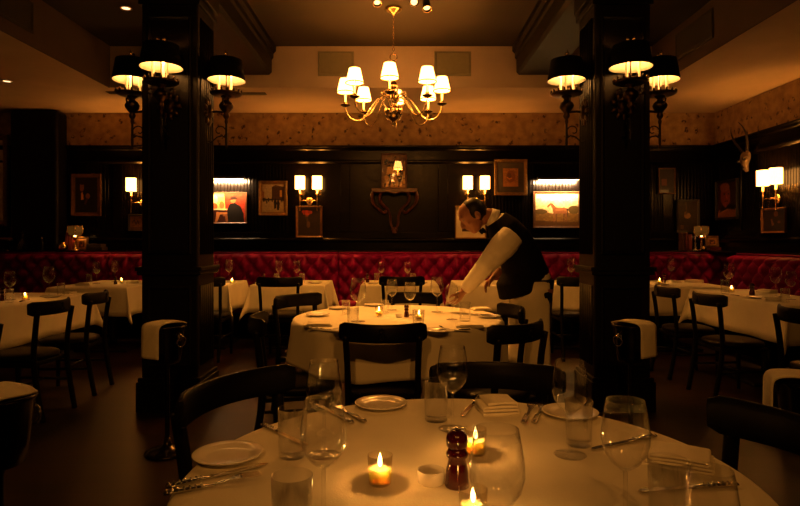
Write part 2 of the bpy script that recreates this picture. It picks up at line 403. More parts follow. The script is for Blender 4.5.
# pillars: panelled shaft, plinth, chair-rail collar; fluted strips on the inner edges
PIL = ((-1.895, -1.48), (1.425, 1.835)); PY0, PY1 = 4.25, 4.62
def pillar(x0, x1):
    b = MB(); b.box(x0, x1, PY0, PY1, 0, 3.23)
    o = b.build('pillar', 'pillar_wood', bevel=0.012, seg=2); struct(o)
    for z0, z1, d in ((0, 0.22, 0.03), (0.22, 0.25, 0.02), (1.00, 1.03, 0.025), (1.03, 1.06, 0.035), (3.05, 3.22, 0.03), (2.98, 3.02, 0.018)):
        c = MB().box(x0 - d, x1 + d, PY0 - d, PY1 + d, z0, z1).build('pillar_moulding', 'pillar_wood', bevel=0.006); c.parent = o
    for z0, z1 in ((0.33, 0.92), (1.15, 2.90)):
        fr = MB().sweep_rect(x1 - x0 - 0.09, z1 - z0, [(0, 0), (0, 0.012), (0.012, 0.018), (0.026, 0.008), (0.03, 0)])
        fr.build('panel_moulding', 'pillar_wood', o, ((x0 + x1) / 2, PY0, (z0 + z1) / 2))
        for xx, rz in ((x0, radians(-90)), (x1, radians(90))):
            fr = MB()
            wv = [-0.13 + 0.26 * i / 6 for i in range(7)]
            for q in wv: fr.tube([(q, -0.002, z0), (q, -0.002, z1)], 0.011, 8)
            fr.build('fluting', 'pillar_wood', o, (xx, (PY0 + PY1) / 2, 0), (0, 0, rz))
    return o
for p in PIL: pillar(*p)

# vents and downlights
def vent(w, h, label, mat='vent_paint'):
    t = thing('ceiling_vent', label, 'vent', group='painted vent covers')
    MB().sweep_rect(w, h, [(0, 0), (0, 0.012), (0.02, 0.016), (0.028, 0.004), (0.028, 0)]).build('frame', mat, t)
    b = MB(); n = 22; H = h - 0.05; prof = []
    for i in range(n):
        z = -H / 2 + i * H / n; prof += [(-0.002, z), (-0.008, z + H / n * 0.5), (-0.002, z + H / n * 0.95)]
    prof += [(0, H / 2), (0, -H / 2)]
    b.prism(prof, -(w - 0.05) / 2, (w - 0.05) / 2, 'x').build('grille', mat, t)
    return t
vx0, vx1 = at(318, 0, 6.88)[0], at(354, 0, 6.88)[0]
v = vent(vx1 - vx0, 0.29, 'square painted vent high on the soffit face, over the street-scene picture side'); v.location = ((vx0 + vx1) / 2, 6.879, 3.35)
vx0, vx1 = at(434, 0, 6.88)[0], at(471, 0, 6.88)[0]
v = vent(vx1 - vx0, 0.29, 'square painted vent high on the soffit face, over the bending waiter'); v.location = ((vx0 + vx1) / 2, 6.879, 3.35)
v = vent(0.75, 0.29, 'vent in the dark soffit over the aisle towards the gilt mirror', 'dark_vent'); v.location = (-3.437, 5.05, 3.33); v.rotation_euler = (0, 0, radians(90))
v = vent(0.75, 0.29, 'vent in the dark soffit over the aisle towards the antlered skull', 'dark_vent'); v.location = (2.987, 5.9, 3.33); v.rotation_euler = (0, 0, radians(-90))
def slot_vent(x, y, w, label):
    t = thing('ceiling_slot_vent', label, 'vent', (x, y, ZS), 0, 'slot vents under the soffit')
    MB().box(-w / 2, w / 2, -0.05, 0.05, -0.008, 0).build('frame', 'black_frame', t, bevel=0.003)
    b = MB()
    vs = [];
    prof = []
    for i in range(5): prof += [(-0.04 + i * 0.016, -0.008), (-0.036 + i * 0.016, -0.016), (-0.03 + i * 0.016, -0.008)]
    prof += [(0.045, -0.004), (-0.045, -0.004)]
    b.prism(prof, -w / 2 + 0.02, w / 2 - 0.02, 'x').build('louvre', 'vent_paint', t)
slot_vent(at(250, 0, 7.15)[0], 7.15, 0.40, 'dark slot vent in the soffit next to the lampshade and the beam end')
slot_vent(at(114, 0, 7.1)[0], 7.1, 0.16, 'short dark slot vent in the soffit past the outermost pillar lamp')
def downlight(x, y, z, label):
    t = thing('ceiling_downlight', label, 'downlight', (x, y, z), 0, 'recessed downlights')
    MB().lathe([(0.062, -0.0), (0.062, -0.006), (0.045, -0.008), (0.04, -0.002)], 20).build('trim_ring', 'brass', t)
    MB().lathe([(0.0, -0.003), (0.04, -0.0025)], 16).build('lens', 'downlight_glow', t)
downlight(at(7, 0, 6.6)[0], 6.6, ZS, 'tiny recessed downlight in the aisle soffit, over the gilt mirror')
downlight(at(126, 0, 5.75)[0], 5.75, ZC, 'tiny recessed downlight in the raised ceiling between soffit and pillar')

# ------------------------------------------------------------------ chandeliers
def chandelier(label, loc, off, lit, shade='lit_shade'):
    t = thing('chandelier', label, 'chandelier', loc)                # loc = ceiling point, body hangs below (local z negative)
    z = lambda a: a - ZC
    MB().lathe([(0, 0), (0.085, 0), (0.09, -0.012), (0.07, -0.03), (0.04, -0.045), (0.018, -0.06), (0.01, -0.075), (0, -0.08)], 20).build('canopy', 'brass', t)
    b = MB()
    ztop, zb = -0.07, z(3.11); n = 15
    for i in range(n):
        zc = ztop + (zb - ztop) * (i + 0.5) / n; h = (ztop - zb) / n * 0.62
        pts = []
        for k in range(13):
            a = 2 * pi * k / 12; r = 0.010
            pts.append(((r * cos(a)) if i % 2 else 0, 0 if i % 2 else r * cos(a), zc + h * sin(a)))
        b.tube(pts, 0.0028, 5, caps=False)
    b.build('chain', 'brass', t)
    b = MB(); pts = [(0.035 * cos(2 * pi * k / 20), 0, z(3.07) + 0.035 * sin(2 * pi * k / 20)) for k in range(21)]
    b.tube(pts, 0.005, 6, caps=False)
    b.build('loop', 'brass', t)
    prof = [(0, 3.04), (0.012, 3.035), (0.02, 3.02), (0.012, 3.0), (0.01, 2.93), (0.026, 2.915), (0.026, 2.90), (0.012, 2.885), (0.012, 2.84), (0.03, 2.82), (0.045, 2.79),
            (0.03, 2.76), (0.018, 2.745), (0.03, 2.73), (0.055, 2.70), (0.062, 2.67), (0.05, 2.63), (0.03, 2.60), (0.045, 2.585), (0.085, 2.565), (0.095, 2.54), (0.09, 2.50),
            (0.065, 2.455), (0.03, 2.43), (0.014, 2.42), (0.02, 2.405), (0.014, 2.385), (0, 2.375)]
    MB().lathe([(r, z(q)) for r, q in prof], 24).build('baluster', 'brass', t)
    for k in range(8):
        a = radians(off + 22.5 + 45 * k); dx, dy = sin(a), -cos(a)
        sp = spline([(0.055, 2.55), (0.10, 2.60), (0.13, 2.66), (0.115, 2.71), (0.09, 2.70), (0.095, 2.675)])
        s_ = MB().tube([(r * dx, r * dy, z(q)) for r, q in sp], 0.0045, 6)
        s_.ball((0.115 * dx, 0.115 * dy, z(2.715)), 0.011, 8, 6)
        s_.build('scroll_leaf', 'brass', t)
    for k in range(8):
        a = radians(off + 45 * k)                                      # 0 = towards the camera
        dx, dy = sin(a), -cos(a)
        pr = [(0.05, 2.66), (0.10, 2.685), (0.16, 2.655), (0.23, 2.56), (0.29, 2.475), (0.35, 2.445), (0.42, 2.465), (0.465, 2.525), (0.48, 2.585)]
        fine = []
        for i in range(len(pr) - 1):
            p0 = pr[max(i - 1, 0)]; p1 = pr[i]; p2 = pr[i + 1]; p3 = pr[min(i + 2, len(pr) - 1)]
            for s in range(5):
                u = s / 5; fine.append(tuple(0.5 * (2 * p1[q] + (p2[q] - p0[q]) * u + (2 * p0[q] - 5 * p1[q] + 4 * p2[q] - p3[q]) * u * u + (3 * p1[q] - p0[q] - 3 * p2[q] + p3[q]) * u ** 3) for q in (0, 1)))
        fine.append(pr[-1])
        arm = MB().tube([(r * dx, r * dy, z(q)) for r, q in fine], 0.0075, 8)
        sc = [(0.10 + 0.03 * cos(u) * (1 - j / 26), 2.72 + 0.03 * sin(u) * (1 - j / 26)) for j, u in enumerate([0.2 * i - 1.6 for i in range(24)])]
        arm.tube([(r * dx, r * dy, z(q)) for r, q in sc], 0.004, 6)
        ao = arm.build('arm', 'brass', t)
        x, y = 0.48 * dx, 0.48 * dy
        MB().lathe([(0, 2.583), (0.02, 2.585), (0.045, 2.598), (0.05, 2.605), (0.045, 2.608), (0.012, 2.603), (0, 2.603)], 16, (x, y, -ZC)).build('drip_cup', 'dark_brass', ao)
        MB().lathe([(0, 2.60), (0.016, 2.605), (0.02, 2.62), (0.016, 2.635), (0.011, 2.64), (0.011, 2.75), (0, 2.75)], 12, (x, y, -ZC)).build('candle_sleeve', 'brass', ao)
        n = 40; b = MB(); vs = []; fs = []
        for (r, q) in ((0.083, 2.725), (0.052, 2.865)):
            for i in range(n): rr = r * (1 + 0.018 * (i % 2)); vs.append((x + rr * cos(2 * pi * i / n), y + rr * sin(2 * pi * i / n), z(q)))
        for i in range(n): fs.append((i, (i + 1) % n, n + (i + 1) % n, n + i))
        b.add(vs, fs).build('shade', shade, ao)
        b = MB(); b.tube([(x + 0.0845 * cos(2 * pi * i / 24), y + 0.0845 * sin(2 * pi * i / 24), z(2.73)) for i in range(25)], 0.006, 6, caps=False)
        b.build('shade_trim', 'trim_braid', ao)
        if lit: point('shade_bulb', (x, y, z(2.79)), lit, rad=0.015, parent=t)
    return t
CHX, CHY = at(393.5, 0, 5.75)[0], 5.75
chandelier('brass chandelier with eight pleated white shades hanging before the soffit on a chain', (CHX, CHY, ZC), -3.5, 7.0)

# small adjustable spotlights on the ceiling, aimed down at the two round tables
def spotlight(label, px, drop, aim, power, ang, ly=5.34):
    x = at(px, 0, 5.34)[0]; p = Vector((x, ly, ZC - drop)); d = (Vector(aim) - p).normalized()
    t = thing('ceiling_spotlight', label, 'spotlight', (x, ly, ZC), 0, 'small ceiling spotlights')
    MB().lathe([(0, 0), (0.028, 0), (0.028, -0.008), (0.009, -0.014), (0.007, -drop + 0.03), (0.012, -drop + 0.02), (0, -drop + 0.01)], 16).build('mount', 'dark_brass', t)
    q = d.to_track_quat('-Z', 'Y')
    h = MB().lathe([(0, 0.05), (0.024, 0.05), (0.034, 0.04), (0.036, -0.03), (0.040, -0.045), (0.040, -0.055), (0.034, -0.055), (0.030, -0.03), (0, -0.028)], 24).build('head', 'black_iron', t, (0, 0, -drop))
    h.rotation_euler = q.to_euler()
    r = MB().lathe([(0.038, -0.048), (0.042, -0.05), (0.042, -0.058), (0.036, -0.058)], 24, close=True).build('rim', 'brass', t, (0, 0, -drop)); r.rotation_euler = q.to_euler()
    l = MB().lathe([(0, -0.034), (0.031, -0.034)], 20).build('lens', 'spot_lens', t, (0, 0, -drop)); l.rotation_euler = q.to_euler()
    if power:
        L = bpy.data.lights.new('spot_beam', 'SPOT'); L.energy = power; L.color = (1.0, 0.355, 0.05); L.spot_size = radians(ang); L.spot_blend = 0.8; L.shadow_soft_size = 0.06
        o = bpy.data.objects.new('spot_beam', L); COL.objects.link(o); o.parent = t; o.location = Vector((0, 0, -drop)) + d * 0.065; o.rotation_euler = q.to_euler()
    return t
spotlight('dark ringed spotlight on the ceiling, closest to the vent over the street scene', 377, 0.085, (-0.02, 3.85, 0.75), 115, 44)
spotlight('small dark spotlight on the ceiling just past the chandelier canopy', 414, 0.10, (0.14, 1.30, 0.75), 34, 26)
spotlight('small dark spotlight on the ceiling closest to the waiter side beam', 426.5, 0.135, (0.45, 4.0, 0.9), 22, 40)
spotlight('unseen fill spotlight added on our own side of the room aimed past the pepper mill', 330, 0.10, (-0.5, 4.3, 0.75), 33, 62, -1.3)  # this and the next: unseen lamps added behind the camera as front fill
spotlight('unseen fill spotlight added on our own side of the room aimed past the folded napkin', 470, 0.10, (0.5, 4.3, 0.75), 33, 62, -1.3)

# ------------------------------------------------------------------ pillar lamps
def pillar_lamp(label):
    """wrought lamp: oval black shade over a pierced gallery, urn, rod with scrolls; origin at the fixing on the pillar, front -y"""
    t = thing('wall_lamp', label, 'lamp', group='black shaded lamps on the pillars')
    y = -0.152
    y0 = y; G = -0.045
    b = MB(); n = 36; vs = []; fs = []
    for (r, q) in ((0.149, 0.0), (0.122, 0.158), (0.118, 0.158), (0.146, 0.0)):
        for i in range(n): vs.append((r * cos(2 * pi * i / n), y + r * 0.96 * sin(2 * pi * i / n), q))
    outer = [(i, (i + 1) % n, n + (i + 1) % n, n + i) for i in range(n)]
    inner = [(2 * n + i, 2 * n + (i + 1) % n, 3 * n + (i + 1) % n, 3 * n + i) for i in range(n)]
    rim = [(n + i, n + (i + 1) % n, 2 * n + (i + 1) % n, 2 * n + i) for i in range(n)] + [(3 * n + i, 3 * n + (i + 1) % n, (i + 1) % n, i) for i in range(n)]
    b.add(vs, outer, True, 0); o = len(b.v) - len(vs)
    for f in inner: b.f.append(list(f)); b.mi.append(1); b.sm.append(True)
    for f in rim: b.f.append(list(f)); b.mi.append(0); b.sm.append(False)
    sh = b.build('shade', ['shade_black', 'shade_cream'], t)
    b = MB(); b.tube([(0, y, -0.10), (0, y, 0.19)], 0.005, 6)
    for k in range(3):
        a = 2 * pi * k / 3 + 0.5; b.tube([(0, y, 0.158), (0.119 * cos(a), y + 0.114 * sin(a), 0.157)], 0.003, 5)
    b.lathe([(0, 0.164), (0.085, 0.164), (0.085, 0.161), (0, 0.161)], 24, (0, y, 0))  # cap disc added in the shade top to hold back light going up
    b.build('carrier_and_light_stop', 'dark_brass', t)
    for dx in (-0.018, 0.018):
        MB().lathe([(0, 0), (0.008, 0.004), (0.010, 0.014), (0.004, 0.022), (0, 0.034)], 10).build('finial', 'brass', t, (dx, y, 0.188), (0, dx * 14, 0)).scale = (1.2, 1.2, 1.3)
    b = MB()
    b.lathe([(0, -0.075), (0.05, -0.075), (0.10, -0.068), (0.118, -0.058), (0.118, -0.05), (0.10, -0.052), (0.05, -0.056), (0, -0.056)], 28, (0, y, G))
    for k in range(16):
        a = 2 * pi * k / 16
        b.tube([(0.112 * cos(a), y + 0.112 * sin(a), G - 0.056), (0.116 * cos(a), y + 0.116 * sin(a), G - 0.035), (0.118 * cos(a), y + 0.118 * sin(a), G - 0.028)], [0.008, 0.007, 0.003], 6)
    b.build('gallery', 'dark_brass', t)
    for k in range(3):
        a = 2 * pi * k / 3 - 0.4; x1, y1 = 0.055 * cos(a), y + 0.055 * sin(a)
        MB().lathe([(0.011, -0.102), (0.013, -0.09), (0.010, -0.085), (0.010, 0.035), (0, 0.038)], 10, (x1, y1, 0)).build('candle_tube', 'shade_cream', t)
        MB().lathe([(0, 0.036), (0.010, 0.05), (0.011, 0.062), (0.006, 0.08), (0, 0.095)], 10, (x1, y1, 0)).build('bulb', 'bulb', t)
    MB().lathe([(0, -0.30), (0.008, -0.29), (0.014, -0.27), (0.010, -0.25), (0.022, -0.235), (0.026, -0.22), (0.018, -0.205), (0.03, -0.19), (0.05, -0.165), (0.055, -0.145), (0.045, -0.125),
                (0.025, -0.11), (0.02, -0.095), (0.04, -0.08), (0.04, -0.073), (0, -0.073)], 20, (0, y, G)).build('urn', 'dark_brass', t)
    for s in (-1, 1):
        b = MB(); b.tube([(s * 0.05, y, -0.19), (s * 0.085, y, -0.185), (s * 0.095, y, -0.16), (s * 0.075, y, -0.145), (s * 0.062, y, -0.16)], 0.006, 6)
        b.build('urn_handle', 'dark_brass', t)
    b = MB(); b.tube([(0, y, -0.28), (0, y, -0.48), (0, y, -0.52)], [0.009, 0.011, 0.004], 8)
    b.build('rod', 'black_iron', t)
    b = MB()
    sp = [(0.0 + 0.004 * k * cos(0.55 * k + 2.6), 0.004 * k * sin(0.55 * k + 2.6)) for k in range(3, 15)]
    b.tube([(0, y + 0.052 + p, -0.385 + q) for p, q in sp], 0.005, 6)
    b.tube([(0, y, -0.44), (0, y + 0.03, -0.42), (0, y + 0.07, -0.43), (0, y + 0.115, -0.47), (0, y + 0.16, -0.46)], 0.006, 6)
    b.build('scroll', 'black_iron', t)
    MB().tube([(0, y, -0.24), (0, y * 0.5, -0.235), (0, 0.0, -0.24)], 0.009, 8).build('arm', 'black_iron', t)
    b = MB()
    for k in range(9):
        a = 2 * pi * k / 9; b.ball((0.062 * cos(a), -0.014, -0.24 + 0.075 * sin(a)), 0.03, 8, 6, (0.8, 0.45, 1.15), Euler((0, -a + pi / 2, 0)).to_matrix())
    b.ball((0, -0.02, -0.24), 0.05, 12, 8, (1, 0.6, 1.2))
    b.build('backplate', 'dark_brass', t)
    point('lamp_light', (0, y, 0.085), 1.7, col=(1, 0.40, 0.085), rad=0.03, parent=t)
    return t
PL = Proto(pillar_lamp)
def dup_lights(src, dst): pass
LZ = 2.475
PCY = (PY0 + PY1) / 2
for (x0, x1), nm in zip(PIL, ('beside the raised vent and red dining picture', 'near the horse painting')):
    first = nm.startswith('beside')
    PL.put((x0 + x1) / 2, PY0, LZ, 'black shaded lamp facing out from the %s pillar front' % ('white-napkin stand' if first else 'horse-painting side'), 0)
    PL.put(x1, PCY, LZ, 'black shaded lamp on the pillar side towards the chandelier and slot vent' if first else 'black shaded lamp on the pillar side towards the antlered skull', radians(90))
    PL.put(x0, PCY, LZ, 'black shaded lamp on the pillar side towards the gilt mirror wall' if first else 'black shaded lamp on the pillar side towards the chandelier and horse painting', radians(-90))

# ------------------------------------------------------------------ double wall sconces
def wall_sconce(label):
    t = thing('wall_sconce', label, 'wall light', group='twin shaded brass sconces')
    y = -0.11
    b = MB(); b.ball((0, -0.012, 0), 0.05, 16, 10, (1, 0.4, 1.1))
    for k in range(8): b.ball((0.036 * cos(k * pi / 4), -0.022, 0.036 * sin(k * pi / 4)), 0.015, 8, 6, (1, 0.6, 1))
    b.build('rosette', 'brass', t)
    MB().tube([(0, -0.01, 0), (0, y, 0)], 0.008, 8).build('bracket', 'brass', t)
    MB().tube([(-0.12, y, 0), (-0.04, y, 0.004), (0.04, y, 0.004), (0.12, y, 0)], 0.006, 8).build('cross_arm', 'brass', t)
    for s in (-1, 1):
        x = s * 0.12
        so = MB().lathe([(0, -0.145), (0.006, -0.14), (0.010, -0.12), (0.007, -0.09), (0.007, 0.02), (0.016, 0.03), (0.010, 0.045), (0.009, 0.08), (0.022, 0.092), (0.026, 0.10), (0.012, 0.104), (0.012, 0.20), (0, 0.2)], 14, (x, y, 0)).build('stem', 'brass', t)
        MB().lathe([(0.068, 0.165), (0.068, 0.345)], 28, (x, y, 0)).build('shade', 'lit_linen_shade', so)
        point('sconce_bulb', (x, y, 0.26), 3.5, rad=0.02, parent=t)
    return t
SCN = Proto(wall_sconce)
zs = lambda py, Y: at(0, py, Y)[2]
SY = YB - 0.03
SCN.put(at(309, 0, 8.15)[0], SY, zs(201, 8.15), 'twin brass sconce above the dark flower picture and beside the street scene')
SCN.put(at(476, 0, 8.15)[0], SY, zs(201, 8.15), 'twin brass sconce right behind and above the waiter bending his head')
SCN.put(at(141, 0, 8.15)[0], SY, zs(203, 8.15), 'twin brass sconce half hidden by the pillar, near the man portrait')
SCN.put(XR - 0.03, 6.8, 1.745, 'twin brass sconce on the side wall past the antlered skull', radians(-90))
# ------------------------------------------------------------------ pictures
def inpoly(u, v, p):
    c = False; j = len(p) - 1
    for i in range(len(p)):
        if (p[i][1] > v) != (p[j][1] > v) and u < (p[j][0] - p[i][0]) * (v - p[i][1]) / (p[j][1] - p[i][1]) + p[i][0]: c = not c
        j = i
    return c
def seg_d(u, v, a, b, asp):
    ax, ay = a; bx, by = b; px, py = (u - ax) * asp, v - ay; dx, dy = (bx - ax) * asp, by - ay
    t = max(0, min(1, (px * dx + py * dy) / (dx * dx + dy * dy + 1e-9)))
    return sqrt((px - t * dx) ** 2 + (py - t * dy) ** 2)
def canvas(name, w, h, shapes, mat, parent, y=0.0, n=64):
    """painted sheet in XZ facing -Y: shapes are laid one over the other, colours are sRGB 0-255"""
    asp = w / h; nx = max(8, int(n * min(1.4, asp))); nz = max(8, int(n * min(1.4, 1 / asp)))
    vs = [(-w / 2 + w * i / nx, 0, -h / 2 + h * j / nz) for j in range(nz + 1) for i in range(nx + 1)]
    fs = []; cols = []
    for j in range(nz):
        for i in range(nx):
            a = j * (nx + 1) + i; fs.append((a, a + 1, a + nx + 2, a + nx + 1))
            u, v = (i + .5) / nx, (j + .5) / nz; c = (128, 128, 128)
            for s in shapes:
                k = s[0]
                if k == 'bg': c = s[1]
                elif k == 'grad': c = tuple(s[1][q] + (s[2][q] - s[1][q]) * v for q in range(3))
                elif k == 'r':
                    if s[1] <= u <= s[3] and s[2] <= v <= s[4]: c = s[5]
                elif k == 'e':
                    if ((u - s[1]) / s[3]) ** 2 + ((v - s[2]) / s[4]) ** 2 <= 1: c = s[5]
                elif k == 'p':
                    if inpoly(u, v, s[1]): c = s[2]
                elif k == 'l':
                    if any(seg_d(u, v, s[1][q], s[1][q + 1], asp) < s[2] for q in range(len(s[1]) - 1)): c = s[3]
                elif k == 'n':     # mottling of brush strokes
                    rnd = random.Random(int(u * s[1]) * 131 + int(v * s[1]) * 7919); f = 1 + s[2] * (rnd.random() - .5); c = tuple(q * f for q in c)
            cols.append((*lin([max(0, min(255, q)) / 255 for q in c]), 1))
    me = bpy.data.meshes.new(name); me.from_pydata(vs, [], fs)
    at_ = me.color_attributes.new('paint', 'FLOAT_COLOR', 'CORNER')
    buf = []
    for c in cols: buf += list(c) * 4
    at_.data.foreach_set('color', buf)
    me.materials.append(MATS[mat])
    o = bpy.data.objects.new(name, me); COL.objects.link(o); o.parent = parent; o.location = (0, y, 0)
    return o
def picture(name, label, px, Y, shapes, frame='gilt', fw=0.045, mat_w=0.0, mount='mount_card', depth=0.03, paint='oil_paint', cat='picture', wall='back', rect=None, n=64):
    """framed picture whose outer frame fills px = (x0, y0, x1, y1)"""
    if rect is None:
        x0, _, z1 = at(px[0], px[1], Y); x1, _, z0 = at(px[2], px[3], Y)
    else: x0, z0, x1, z1 = rect
    w, h = x1 - x0, z1 - z0
    if wall == 'back': loc = ((x0 + x1) / 2, Y, (z0 + z1) / 2); rz = 0
    else: loc = (XR - 0.028, (x0 + x1) / 2, (z0 + z1) / 2); rz = radians(-90)
    t = thing(name, label, cat, loc, rz)
    d = depth
    MB().sweep_rect(w, h, [(0, 0), (0, d), (fw * .25, d * 1.1), (fw * .6, d * .7), (fw, d * .6), (fw, 0)]).build('frame', frame, t)
    MB().box(-w / 2 + fw * .5, w / 2 - fw * .5, -0.006, 0, -h / 2 + fw * .5, h / 2 - fw * .5).build('backing', 'black_frame', t)
    if mat_w:
        MB().sweep_rect(w - fw * 1.8, h - fw * 1.8, [(0, 0.007), (0, 0.010), (mat_w, 0.010), (mat_w, 0.007)]).build('mount', mount, t)
    canvas('canvas', w - 2 * fw * .9 - 1.8 * mat_w, h - 2 * fw * .9 - 1.8 * mat_w, shapes, paint, t, -0.008, n)
    return t
PY_ = YB - 0.03
# red restaurant scene
picture('framed_painting', 'lit painting of a seated figure in a red room, under a picture light', (208, 192, 247, 223.5), PY_, [
    ('bg', (170, 52, 26)), ('n', 22, .25), ('p', [(0, .35), (.45, .45), (.4, 1), (0, 1)], (235, 180, 90)), ('e', .12, .78, .12, .18, (255, 225, 150)), ('n', 20, .2),
    ('e', .35, .6, .07, .13, (200, 105, 50)), ('e', .14, .55, .09, .12, (205, 90, 40)), ('r', 0, .42, .5, .47, (240, 215, 150)), ('r', 0, 0, .48, .42, (60, 20, 10)),
    ('p', [(.5, 0), (.46, .3), (.56, .62), (.7, .68), (.86, .55), (.95, .3), (.96, 0)], (16, 9, 7)), ('e', .66, .76, .075, .1, (180, 110, 60)), ('p', [(.55, .76), (.6, .88), (.72, .9), (.8, .8), (.72, .79)], (40, 18, 12)),
    ('p', [(.2, .35), (.5, .34), (.5, .28), (.3, .27), (.22, 0), (.16, 0)], (190, 120, 60)), ('p', [(.36, .28), (.5, .27), (.52, 0), (.46, 0), (.44, .2), (.38, .2)], (140, 80, 40))], frame='walnut_frame', fw=0.022, n=100, depth=0.015)
# black and white street
picture('framed_picture', 'gilt framed street scene with small dark walking figures on pale ground', (259, 181, 287.5, 215.5), PY_, [
    ('grad', (170, 150, 120), (205, 185, 150)), ('n', 30, .12), ('r', .45, .42, 1, .9, (70, 48, 30)), ('p', [(.45, .9), (.6, .97), (1, .9)], (95, 70, 45)), ('r', .8, .55, .9, .78, (190, 140, 60)),
    ('p', [(0, .45), (0, .8), (.1, .72), (.1, .45)], (150, 100, 70)), ('r', 0, .42, 1, .48, (60, 45, 34)),
    *[('e', x, .42 + y, .03, .08, (22, 17, 14)) for x, y in ((.06, .02), (.13, .03), (.22, -.04), (.3, .02), (.46, .02), (.94, .03), (.87, .02))],
    ('p', [(.55, .12), (.53, .38), (.6, .52), (.66, .36), (.64, .15)], (14, 11, 10)), ('p', [(.68, .08), (.66, .34), (.73, .5), (.8, .32), (.77, .08)], (14, 11, 10))], frame='gilt', fw=0.05, depth=0.03, paint='print_paper', n=90)
picture('framed_picture', 'dark flower picture in a thin frame directly below the twin brass sconce', (296, 206, 322.5, 237.5), PY_, [
    ('bg', (30, 14, 9)), ('n', 18, .4), ('e', .38, .82, .16, .09, (190, 62, 30)), ('e', .26, .86, .08, .06, (160, 46, 24)), ('e', .54, .84, .1, .06, (150, 50, 28)), ('e', .4, .72, .07, .05, (150, 60, 30)),
    ('l', [(.4, .72), (.45, .45), (.5, .4)], .018, (70, 50, 25)), ('l', [(.3, .8), (.4, .5)], .016, (60, 46, 22)), ('e', .46, .4, .08, .12, (90, 60, 36)), ('r', .0, .0, 1, .2, (36, 18, 10))], frame='walnut_frame', fw=0.03)
picture('framed_picture', 'gilt framed small amber portrait on a wide dark mount, above the horse painting corner', (494, 159.5, 527, 195.5), PY_, [
    ('bg', (150, 95, 40)), ('n', 16, .3), ('e', .5, .55, .28, .3, (120, 70, 28)), ('e', .42, .56, .13, .17, (92, 52, 22)), ('l', [(.3, .5), (.42, .42), (.55, .46)], .03, (185, 120, 55)), ('r', 0, 0, 1, .2, (165, 105, 48))], frame='gilt', fw=0.045, mat_w=0.085, mount='dark_mount')
picture('framed_picture', 'pale mounted picture partly hidden behind the waiter head', (455, 206, 486, 238.5), PY_, [
    ('bg', (110, 60, 25)), ('n', 16, .3), ('r', 0, 0, 1, .25, (60, 32, 16)), ('e', .4, .6, .2, .2, (140, 85, 40))], frame='gilt', fw=0.015, mat_w=0.085)
picture('framed_painting', 'lit painting of a standing chestnut horse in a landscape, under a picture light', (533, 191.5, 580.5, 228), PY_, [
    ('grad', (225, 170, 90), (250, 232, 190)), ('n', 26, .06), ('p', [(0, 0), (1, 0), (1, .38), (.7, .42), (.45, .36), (.2, .44), (0, .42)], (130, 92, 36)), ('n', 22, .25),
    ('e', .9, .5, .14, .13, (95, 74, 30)), ('e', .12, .44, .16, .08, (96, 72, 30)), ('p', [(0, 0), (1, 0), (1, .12), (0, .16)], (96, 62, 26)),
    *[('p', [(x, .42), (x + .05, .42), (x + .034 + s, .29), (x + .03 + s, .15), (x + .036 + s, .125), (x + .006 + s, .125), (x + .012 + s, .28)], c) for x, s, c in ((.455, .015, (106, 62, 34)), (.64, .0, (104, 60, 34)), (.415, .0, (138, 82, 46)), (.685, .012, (134, 80, 46)))],
    ('p', [(.40, .45), (.41, .53), (.46, .575), (.53, .555), (.60, .555), (.67, .575), (.715, .55), (.735, .49), (.73, .41), (.68, .37), (.60, .385), (.52, .37), (.44, .37)], (146, 88, 48)),
    ('p', [(.41, .47), (.385, .57), (.345, .655), (.36, .70), (.40, .69), (.455, .60), (.50, .56)], (146, 88, 48)), ('p', [(.365, .705), (.335, .70), (.275, .615), (.272, .585), (.295, .575), (.345, .63), (.375, .66)], (140, 82, 44)),
    ('p', [(.35, .70), (.352, .735), (.37, .70)], (120, 70, 38)), ('p', [(.372, .705), (.40, .695), (.46, .605), (.445, .59)], (74, 42, 22)), ('e', .56, .50, .1, .035, (172, 110, 62)), ('e', .69, .5, .035, .05, (168, 106, 60)),
    ('p', [(.72, .55), (.755, .53), (.765, .36), (.75, .28), (.738, .40)], (70, 40, 20))], frame='walnut_frame', fw=0.035, n=130, depth=0.016)
picture('framed_portrait', 'framed portrait of a dark-coated man with one pale hand, near the shelf lamp', (72, 174, 101.5, 216), PY_, [
    ('bg', (28, 18, 11)), ('n', 14, .4), ('p', [(.2, 0), (.24, .4), (.4, .6), (.65, .56), (.85, .35), (.88, 0)], (14, 9, 7)), ('e', .3, .72, .09, .13, (150, 92, 48)), ('e', .31, .84, .1, .06, (40, 22, 12)),
    ('p', [(.28, .36), (.26, .55), (.34, .58), (.38, .38)], (225, 150, 70)), ('e', .56, .47, .09, .08, (130, 82, 48)), ('p', [(.4, .25), (.5, .42), (.56, .4), (.48, .22)], (80, 46, 24))], frame='walnut_frame', fw=0.05)
picture('framed_picture', 'small tan print in a plain frame half cut by the pillar, below its sconce', (129, 214.5, 153, 231), PY_, [
    ('bg', (112, 78, 42)), ('n', 12, .3), ('l', [(.1, .5), (.2, .7), (.28, .4), (.36, .65), (.42, .4)], .035, (50, 30, 16)), ('r', 0, 0, 1, .2, (80, 50, 26))], frame='black_frame', fw=0.02)
picture('framed_picture', 'small upright dark print with painted sconce reflection in thin silvered frame beside the pillar', (658, 168, 675, 194), PY_, [
    ('bg', (22, 13, 9)), ('n', 12, .4), ('r', .15, .3, .5, .58, (120, 62, 32)), ('e', .4, .75, .2, .16, (34, 22, 14))], frame='gilt', fw=0.016, paint='print_paper')  # brown block is a sconce's reflected glow, painted into the sheet
